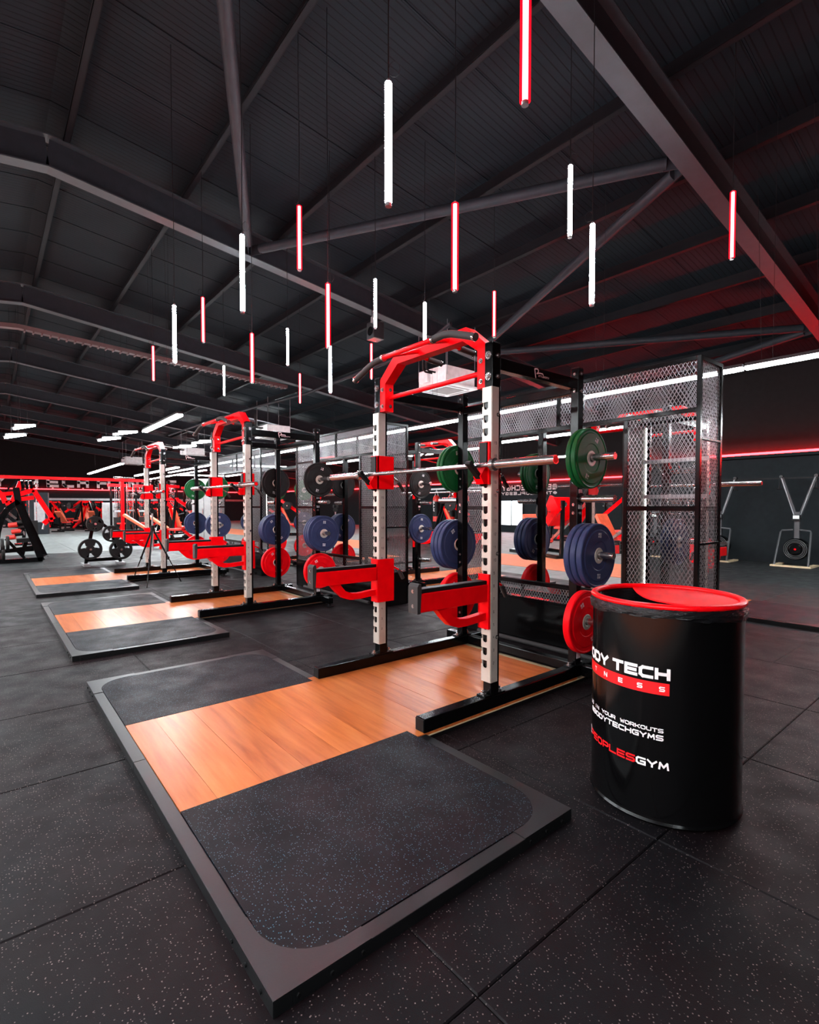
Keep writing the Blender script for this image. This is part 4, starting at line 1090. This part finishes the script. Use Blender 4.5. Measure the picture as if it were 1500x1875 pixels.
# punching bags
bg = thing('bag_frame', (16, 16.5, 0), 'white steel frame carrying the punching bags beyond the cages', 'frame')
for y in (13.2, 18.2):
    MB().box(15.96, 16.04, y - .04, y + .04, 0, 2.05).build('post', 'alu', bg)
MB().box(15.96, 16.04, 13.2, 18.2, 2.05, 2.13).build('top_beam', 'alu', bg)
def punch(x, y, label):
    t = thing('punching_bag', (x, y, .55), label, 'punching bag', 'black and red punching bags')
    MB().lathe([(0, .55), (.15, .55), (.165, .58), (.17, .80), (.17, 1.55), (0, 1.56)], (x, y, 0), 'z', 20).build('bag_body', 'black_matt', t)
    MB().lathe([(0, .549), (.171, .57), (.172, .78), (.17, .80)], (x, y, 0), 'z', 20).build('red_bottom', 'red_pad', t)
    MB().lathe([(.172, 1.50), (.172, 1.62), (.14, 1.74), (.05, 1.80)], (x, y, 0), 'z', 20).build('red_top', 'red_pad', t)
    st = MB()
    for k in range(4):
        a = k * PI / 2; st.cyl((x + .14 * math.cos(a), y + .14 * math.sin(a), 1.72), (x, y, 2.05), .008, 6)
    st.build('strap', 'white_print', t)
    letters(MB(), 'GYM', .70, .18, .15, .12, -.06, .03, lambda s, u: (x - .174, y + u, 1.55 - (s - .70)), 1).build('lettering', 'white_print', t)
punch(16, 16.9, 'nearest punching bag, left one, seen in the gap between the cages')
punch(16, 15.9, 'middle punching bag of the row in the gap between the cages')
punch(16, 15.0, 'right punching bag of the row in the gap between the cages')
tag(MB().box(13.95, 14.5, 15.6, 16.3, .0, .42).build('step_box', 'red_pad', org=(14.2, 16, 0), bev=.02), 'red foam block on the floor below the punching bags', 'box')

# ceiling cassette air conditioners
def make_ac():
    t = thing('air_conditioner', (0, 0, 0))
    b = MB().box(-.42, .42, -.42, .42, .07, .40).build('casing', 'white_case', t, bev=.01)
    p = MB().box(-.475, .475, -.475, .475, .0, .06).build('panel', 'white_case', t, bev=.02)
    MB().box(-.27, .27, -.27, .27, -.006, .002).build('intake_grille', 'grille', p)
    for s_ in (-1, 1):
        MB().box(s_ * .37 - .03, s_ * .37 + .03, -.30, .30, -.004, .002).build('vane', 'grille', p); MB().box(-.30, .30, s_ * .37 - .03, s_ * .37 + .03, -.004, .002).build('vane', 'grille', p)
        for q in (-1, 1): MB().cyl((s_ * .40, q * .44, .2), (s_ * .40, q * .44, 1.3), .006, 6).build('hanger_rod', 'alu', t)
    for k in range(2): MB().tube([(-.42, -.1 + .1 * k, .30), (-.60, -.1 + .1 * k, .30), (-.66, -.1 + .1 * k, .34), (-.67, -.1 + .1 * k, .75)], .02, 8).build('pipe', 'black_matt', t)
    MB().box(-.50, -.42, .05, .30, .12, .34).build('valve_box', 'white_case', t)
    return t
ac = make_ac(); gA = 'white ceiling air conditioners'
ac.location = (7.12, 6.88, 3.74); tag(ac, 'white square air conditioner hanging behind the pull-up arch of the nearest rack', 'air conditioner', gA)
dup(ac, (7.16, 15.5, 3.60), 0, 'air conditioner hanging behind the top of the middle rack')
dup(ac, (7.2, 24.5, 3.62), 0, 'air conditioner hanging above the farthest rack')
dup(ac, (5.9, 31.0, 3.60), 0, 'smallest air conditioner, left of the top of the farthest rack')
sp = thing('loudspeaker', (4.34, 5.6, 3.9), 'small black loudspeaker hung by a bracket below a white tube light', 'loudspeaker')
MB().box(4.24, 4.44, 5.50, 5.70, 3.93, 4.20).build('speaker_box', 'black_matt', sp, bev=.01)
MB().box(4.20, 4.26, 5.48, 5.53, 4.15, 4.24).build('bracket', 'alu', sp); MB().cyl((4.34, 5.6, 4.2), (4.34, 5.6, zroof(4.34)), .006, 6).build('hanging_rod', 'black_matt', sp)
MB().cyl((4.235, 5.60, 4.05), (4.242, 5.60, 4.05), .07, 18).build('speaker_cone', 'black', sp)

# machines -----------------------------------------------------------------
def make_incline():
    """plate loaded chest machine about 1.6 m tall: black base, red slanted lever frame, padded seat"""
    t = thing('plate_loaded_machine', (0, 0, 0))
    for x in (-.45, .45): MB().box(x - .035, x + .035, -.8, .8, 0.0, .08).build('base_rail', 'black', t)
    MB().box(-.45, .45, -.78, -.70, .02, .08).build('cross_rail', 'black', t); MB().box(-.45, .45, .62, .70, .02, .08).build('cross_rail', 'black', t)
    for x in (-.4, .4):
        MB().beam((x, .66, .08), (x * .55, .25, 1.55), .07, .09).build('upright', 'black', t)
        a = MB().beam((x * .75, .25, 1.50), (x * 1.35, -.55, .95), .07, .10).build('lever_arm', 'red', t)
        MB().cyl((x * 1.35, -.55, .95), (x * 1.1, -.80, 1.0), .02, 10).build('handle', 'foam', a)
        MB().cyl((x * 1.2, .0, 1.30), (x * 2.1, .0, 1.30), .022, 10).build('plate_peg', 'chrome', a)
        for k in range(2):
            c = x * (1.5 + .25 * k); mb = MB(); mb.lathe([(.03, -.02), (.17, -.02), (.18, 0), (.17, .02), (.03, .02)], (c, 0, 1.30), 'x', 24).build('loaded_disc', 'blackrub', a)
    MB().beam((-.3, .25, 1.53), (.3, .25, 1.53), .09, .10).build('top_beam', 'red', t)
    MB().beam((0, -.72, .08), (0, -.18, .45), .08, .08).build('seat_post', 'red', t)
    MB().box(-.18, .18, -.52, -.08, .44, .52).build('seat_pad', 'red_pad', t, bev=.02)
    MB().beam((0, -.06, .52), (0, .24, 1.20), .30, .09, (0, 1, 0)).build('back_pad', 'orange_pad', t, bev=.02)
    MB().beam((0, .05, .5), (0, .33, 1.3), .07, .06, (0, 1, 0)).build('back_post', 'red', t)
    return t
def make_tower():
    """cable tower 2.2 m tall: posts, guide rods, weight stack, pulleys, red head beam"""
    t = thing('cable_tower', (0, 0, 0))
    for x in (-.28, .28): MB().box(x - .035, x + .035, -.04, .04, 0, 2.15).build('post', 'black', t)
    MB().box(-.45, .45, -.40, .40, 0, .06).build('base_plate', 'black', t)
    MB().box(-.40, .40, -.06, .06, 2.12, 2.24).build('head_beam', 'red', t)
    for x in (-.12, .12, -.05, .05): MB().cyl((x, 0, .06), (x, 0, 2.12), .011, 8).build('guide_rod', 'chrome', t)
    for k in range(14): MB().box(-.17, .17, -.07, .07, .10 + k * .05, .145 + k * .05).build('stack_plate', 'blackrub', t)
    MB().box(-.18, .18, -.08, .08, 1.02, 1.10).build('stack_top', 'alu', t)
    MB().cyl((.0, -.10, 2.0), (.0, -.04, 2.0), .06, 16).build('pulley', 'black', t)
    MB().cyl((0, -.07, 1.2), (0, -.07, 1.98), .005, 6).build('cable', 'black_matt', t)
    MB().tube([(-.2, -.10, 1.22), (0, -.08, 1.26), (.2, -.10, 1.22)], .014, 8).build('handle', 'foam', t)
    MB().box(-.13, .13, -.45, -.15, .50, .56).build('knee_pad', 'red_pad', t, bev=.02)
    MB().beam((0, -.10, .1), (0, -.32, .5), .06, .06).build('pad_post', 'red', t)
    return t
def make_bench():
    t = thing('incline_bench', (0, 0, 0))
    MB().beam((0, -.60, .10), (0, .60, .10), .07, .07).build('spine', 'black', t)
    for y in (-.6, .6): MB().box(-.28, .28, y - .035, y + .035, 0, .07).build('foot', 'black', t)['kind'] = 'thing'
    MB().beam((0, -.25, .1), (0, -.25, .42), .06, .08, (0, 1, 0)).build('post', 'black', t)
    MB().beam((0, .30, .1), (0, .42, .72), .06, .06, (0, 1, 0)).build('post', 'black', t)
    MB().box(-.14, .14, -.55, -.15, .42, .50).build('seat_pad', 'red_pad', t, bev=.02)
    MB().beam((0, -.12, .50), (0, .62, 1.02), .28, .08).build('back_pad', 'orange_pad', t, bev=.02)
    return t
def make_leg_press():
    t = thing('leg_press', (0, 0, 0))
    for x in (-.55, .55): MB().box(x - .04, x + .04, -1.2, 1.0, 0, .09).build('base_rail', 'black', t)
    for y in (-1.15, .95): MB().box(-.55, .55, y - .04, y + .04, 0, .09).build('cross_rail', 'black', t)
    for x in (-.3, .3): MB().beam((x, -.55, .30), (x, .95, 1.35), .06, .08).build('slide_rail', 'chrome', t)
    for x in (-.38, .38): MB().beam((x, .9, .05), (x, .95, 1.42), .07, .08).build('upright', 'black', t)
    s_ = MB().prism([(.05, .80), (.55, 1.55), (.70, 1.50), (.95, 1.20), (.55, .85), (.30, .70)], 'x', -.48, -.42).build('side_plate', 'red', t)
    MB().prism([(.05, .80), (.55, 1.55), (.70, 1.50), (.95, 1.20), (.55, .85), (.30, .70)], 'x', .42, .48).build('side_plate', 'red', t)
    MB().beam((0, .02, .78), (0, .50, 1.50), .80, .05, (0, 1, 0)).build('foot_plate', 'red', t)
    for x in (-.72, .72):
        MB().cyl((x * .66, .55, 1.15), (x * 1.1, .55, 1.15), .024, 12).build('plate_peg', 'chrome', t)
        MB().lathe([(.03, -.03), (.21, -.03), (.225, 0), (.21, .03), (.03, .03)], (x, .55, 1.15), 'x', 26).build('loaded_disc', 'blackrub', t)
    MB().box(-.24, .24, -.75, -.30, .30, .40).build('seat_pad', 'red_pad', t, bev=.03)
    MB().beam((0, -.72, .38), (0, -1.12, 1.05), .48, .10, (0, 1, 0)).build('back_pad', 'orange_pad', t, bev=.03)
    MB().beam((0, -1.15, .05), (0, -1.0, .8), .08, .06, (0, 1, 0)).build('back_post', 'black', t)
    return t
mach = {'i': make_incline(), 't': make_tower(), 'b': make_bench(), 'l': make_leg_press()}
CATM = {'i': 'exercise machine', 't': 'cable machine', 'b': 'bench', 'l': 'exercise machine'}
DESC = {'i': 'red and black plate loaded machine', 't': 'black cable tower with red head beam', 'b': 'red padded incline bench', 'l': 'red and black leg press'}
DESC['i'] = 'red plate loaded machine'; DESC['t'] = 'black cable tower'; DESC['b'] = 'red padded bench'
usedm = set()
def put(kind, x, y, rz, label, group=None):
    if kind in usedm: o = copy_tree(mach[kind])
    else: o = mach[kind]; usedm.add(kind)
    o.location = (x, y, 0); o.rotation_euler = (0, 0, rz); o['label'] = label; o['category'] = CATM[kind]
    if group: o['group'] = group
    return o
def uof(x, y):
    d = Vector((x, y, .8)) - CAM; return 750 + 945.5 * d.dot(_R0) / d.dot(_F0)
ORD = ['first', 'second', 'third', 'fourth', 'fifth', 'sixth', 'seventh', 'eighth', 'ninth', 'tenth', 'eleventh', 'twelfth', 'thirteenth', 'fourteenth']
def row(kind, spots, where):
    spots = sorted(spots, key=lambda p: uof(p[0], p[1]))
    for k, (x, y, rz) in enumerate(spots):
        nm = 'leftmost' if k == 0 else 'rightmost' if k == len(spots) - 1 else ORD[k] + ' from left'
        put(kind, x, y, rz, '%s, %s %s' % (DESC[kind], nm, where), '%ss %s' % (DESC[kind], where))
rr = random.Random(3)
row('i', [(2.9 + i * 1.9, 40.6 + rr.uniform(-.3, .3), rad(200 + rr.uniform(-15, 15))) for i in range(7)], 'along the far wall')
row('i', [(2.2 + i * 2.0, 34.6 + rr.uniform(-.4, .4), rad(20 + rr.uniform(-20, 20))) for i in range(5)], 'in the second last rank')
row('i', [(1.2 + i * 2.1, 37.4 + rr.uniform(-.3, .3), rad(90 + rr.uniform(-40, 40))) for i in range(6)], 'before the far wall machines')
row('i', [(3.6 + i * 2.1, 32.0 + rr.uniform(-.3, .3), rad(240 + rr.uniform(-40, 40))) for i in range(5)], 'in the middle ranks')
row('t', [(5.2 + i * 1.6, 28.2, rad(20 * i)) for i in range(4)], 'in the middle of the hall')
row('b', [(2.5 + i * 1.3, 30.0 + rr.uniform(-.4, .4), rad(150 + rr.uniform(-20, 20))) for i in range(5)], 'in the free weight area')
row('t', [(3.95, 24.2, rad(10)), (5.0, 24.5, rad(-5)), (6.1, 24.0, rad(30)), (7.4, 26.0, rad(30))], 'behind the farthest rack')
row('i', [(5.0, 19.2, rad(120)), (6.6, 21.2, rad(70)), (7.6, 18.0, rad(100)), (9.8, 19.8, rad(60))], 'right of the farthest rack')
row('b', [(3.3, 16.2, rad(70)), (4.3, 18.2, rad(60)), (5.2, 13.6, rad(110))], 'just behind the farthest rack')
row('i', [(8.2, 12.6, rad(80)), (10.3, 14.6, rad(100)), (11.9, 11.6, rad(40))], 'seen between the middle rack and its cage')
put('l', -4.3, 6.9, rad(200), 'red leg press standing beyond the orange track, seen in the near cage mirror', 'leg presses reflected in the cage mirrors')
put('l', -5.2, 3.9, rad(165), 'second red leg press beyond the orange track, nearer to the camera side', 'leg presses reflected in the cage mirrors')
put('l', -6.6, 5.9, rad(190), 'third red leg press, farthest from the orange track', 'leg presses reflected in the cage mirrors')
row('i', [(-6.8, 12.7, rad(90)), (-9.6, 10.3, rad(60)), (-7.4, 15.6, rad(100)), (-8.9, 7.3, rad(90))], 'reflected from the left side of the hall')

# tall light cabinets behind the racks
def cabinet(x, y, rz, label, w_=.6, hgt=2.15):
    t = thing('tall_cabinet', (x, y, 0), label, 'cabinet', 'tall cabinets behind the racks'); t.rotation_euler = (0, 0, rz)
    def L(*b): return MB().box(b[0] + x, b[1] + x, b[2] + y, b[3] + y, b[4], b[5])
    L(-w_ / 2, w_ / 2, -.2, .25, 0, hgt).build('carcass', 'structural' if w_ > .79 else 'alu', t, bev=.01)
    if w_ > .79:
        L(-.12, .28, -.222, -.201, .55, 1.45).build('front_panel', 'alu', t, bev=.005); return
    L(-w_ / 2 + .05, -.01, -.222, -.201, .15, hgt - .12).build('door', 'case_grey', t, bev=.005); L(.01, w_ / 2 - .05, -.222, -.201, .15, hgt - .12).build('door', 'case_grey', t, bev=.005)
    L(-.04, -.025, -.245, -.222, .9, 1.2).build('handle', 'chrome', t)
cabinet(5.0, 15.9, rad(-35), 'tall pale cabinet standing behind the middle rack and its green plate', .75)
cabinet(4.15, 27.3, rad(-20), 'white fronted cabinet far behind the plate tree', .6, 1.45)
cabinet(1.35, 27.8, rad(-10), 'dark grey tower with a pale front panel behind the big left machine', .8, 1.9)

# long red rig beam over the left machines
rg = thing('cable_rig', (1.7, 20, 0), 'long red overhead rig beam on posts across the left background', 'rig')
MB().box(-2.4, 4.2, 19.94, 20.06, 2.17, 2.27).build('rig_beam', 'red', rg, bev=.01)
for x in (-2.3, .45, 3.35): MB().box(x - .05, x + .05, 19.95, 20.05, 0, 2.17).build('post', 'black' if x < 1 else 'red', rg)
for x in (.45, 3.35):
    MB().box(x - .25, x + .25, 19.7, 20.3, 0, .05).build('base_plate', 'black', rg)
    for dx in (-.10, .10): MB().cyl((x + dx + .25, 20, .05), (x + dx + .25, 20, 2.1), .014, 8).build('guide_rod', 'chrome', rg)
    MB().box(x + .12, x + .38, 19.93, 20.07, .1, .8).build('weight_stack', 'blackrub', rg)
MB().cyl((3.05, 19.9, 2.31), (3.75, 19.9, 2.31), .03, 10).build('grip_bar', 'chrome', rg)

# the big black and red machine at the left edge
BY = 13.4
bm = thing('lever_machine', (-.4, BY, 0), 'big black machine with red lever arms at the left edge of the photo', 'exercise machine')
def q_(u, v, dy=0): p = at(u, v, 'y', BY + dy); return Vector((p.x, BY + dy, p.z))
def BB(name, mat, pts, w_, h_, dy=0):
    mb = MB(); P = [q_(u, v, dy) for u, v in pts]
    for a, b in zip(P[:-1], P[1:]): mb.beam(a, b, w_, h_, (0, 1, 0)) if False else mb.beam(a, b, w_, h_)
    return mb.build(name, mat, bm)
BB('front_leg', 'black', [(29, 893), (34, 925), (76, 1026)], .10, .12)
BB('front_leg', 'black', [(31, 893), (38, 925), (84, 1020)], .10, .10, .9)
BB('curved_frame', 'black', [(34, 918), (14, 932), (3, 948), (-4, 975), (-10, 1020)], .10, .11)
BB('base_rail', 'black', [(-30, 1032), (78, 1024)], .10, .10); BB('base_rail', 'black', [(-30, 1012), (76, 1005)], .08, .08, .9)
MB().beam(q_(74, 1024), q_(84, 1018, .9), .09, .09).build('cross_rail', 'black', bm); MB().beam(q_(5, 1028), q_(5, 1012, .9), .09, .09).build('cross_rail', 'black', bm)
BB('brace', 'black', [(10, 986), (45, 1022)], .05, .06)
BB('mid_rail', 'black', [(4, 1010), (74, 1000)], .07, .08, .3)
BB('lever_arm', 'red', [(58, 901), (66, 921), (92, 944), (98, 951), (86, 953), (78, 960)] if False else [(36, 905), (62, 897), (66, 905), (97, 951), (88, 952), (80, 959)], .09, .10)
MB().cyl(q_(81, 958), q_(78, 969), .022, 10).build('grip', 'alu', bm)
BB('lever_link', 'red', [(36, 914), (62, 911)], .08, .09)
BB('yoke', 'red', [(2, 902), (10, 921), (22, 921), (34, 893), (38, 882)], .09, .10)
BB('yoke', 'red', [(-12, 893), (4, 905), (24, 903)], .07, .08, .2)
BB('pivot_shaft', 'chrome', [(34, 886), (70, 884)], .07, .07, .1)
for k in range(3): MB().cyl(q_(38 + k * 8, 888), q_(43 + k * 8, 887.6), .10, 14).build('pivot_hub', 'black', bm)
BB('back_arm', 'black', [(30, 880), (10, 900)], .04, .04)
for k, (u, v) in enumerate(((16, 962), (30, 958), (22, 974), (34, 966), (12, 985), (28, 978))):
    a = q_(u, v, .3); MB().cyl(a, a + Vector((.16, -.05, .02)), .055, 10).build('roller_pad', 'red_pad' if k % 2 == 0 else 'black_matt', bm)
BB('counter_rod', 'chrome', [(14, 938), (30, 950)], .05, .05, .3); BB('counter_rod', 'chrome', [(12, 950), (25, 960)], .05, .05, .3)
for k, (u, v) in enumerate(((4, 1000), (6, 1012), (14, 995))):
    a = q_(u, v, -.1); MB().lathe([(.02, -.03), (.16, -.03), (.17, 0), (.16, .03), (.02, .03)], tuple(a), 'x', 20).build('loaded_disc', 'blackrub', bm)
BB('seat_post', 'black', [(40, 1018), (48, 990)], .08, .08, .3)
MB().beam(q_(30, 990, .3), q_(56, 988, .3), .35, .09).build('seat_pad', 'black_matt', bm)
# hanging cable handles inside the right end of the near cage
hk = thing('handle_rack', (3.60, .60, 1.5), 'chrome cable handles hanging on rails inside the near cage, behind the mesh', 'hooks')
for z in (1.62, 1.34): MB().box(3.60, 3.62, .37, .855, z, z + .03).build('rail', 'alu', hk)
for k, y in enumerate((.45, .60, .75)):
    MB().tube([(3.59, y, 1.62), (3.59, y - .05, 1.53), (3.59, y + .05, 1.53), (3.59, y, 1.62)], .006, 6).build('stirrup', 'chrome', hk)
    MB().tube([(3.59, y - .06, 1.34), (3.59, y - .04, 1.22), (3.59, y + .04, 1.22), (3.59, y + .06, 1.34)], .007, 6).build('stirrup', 'chrome', hk)
for o in SC.objects:
    if '_org' in o: del o['_org']
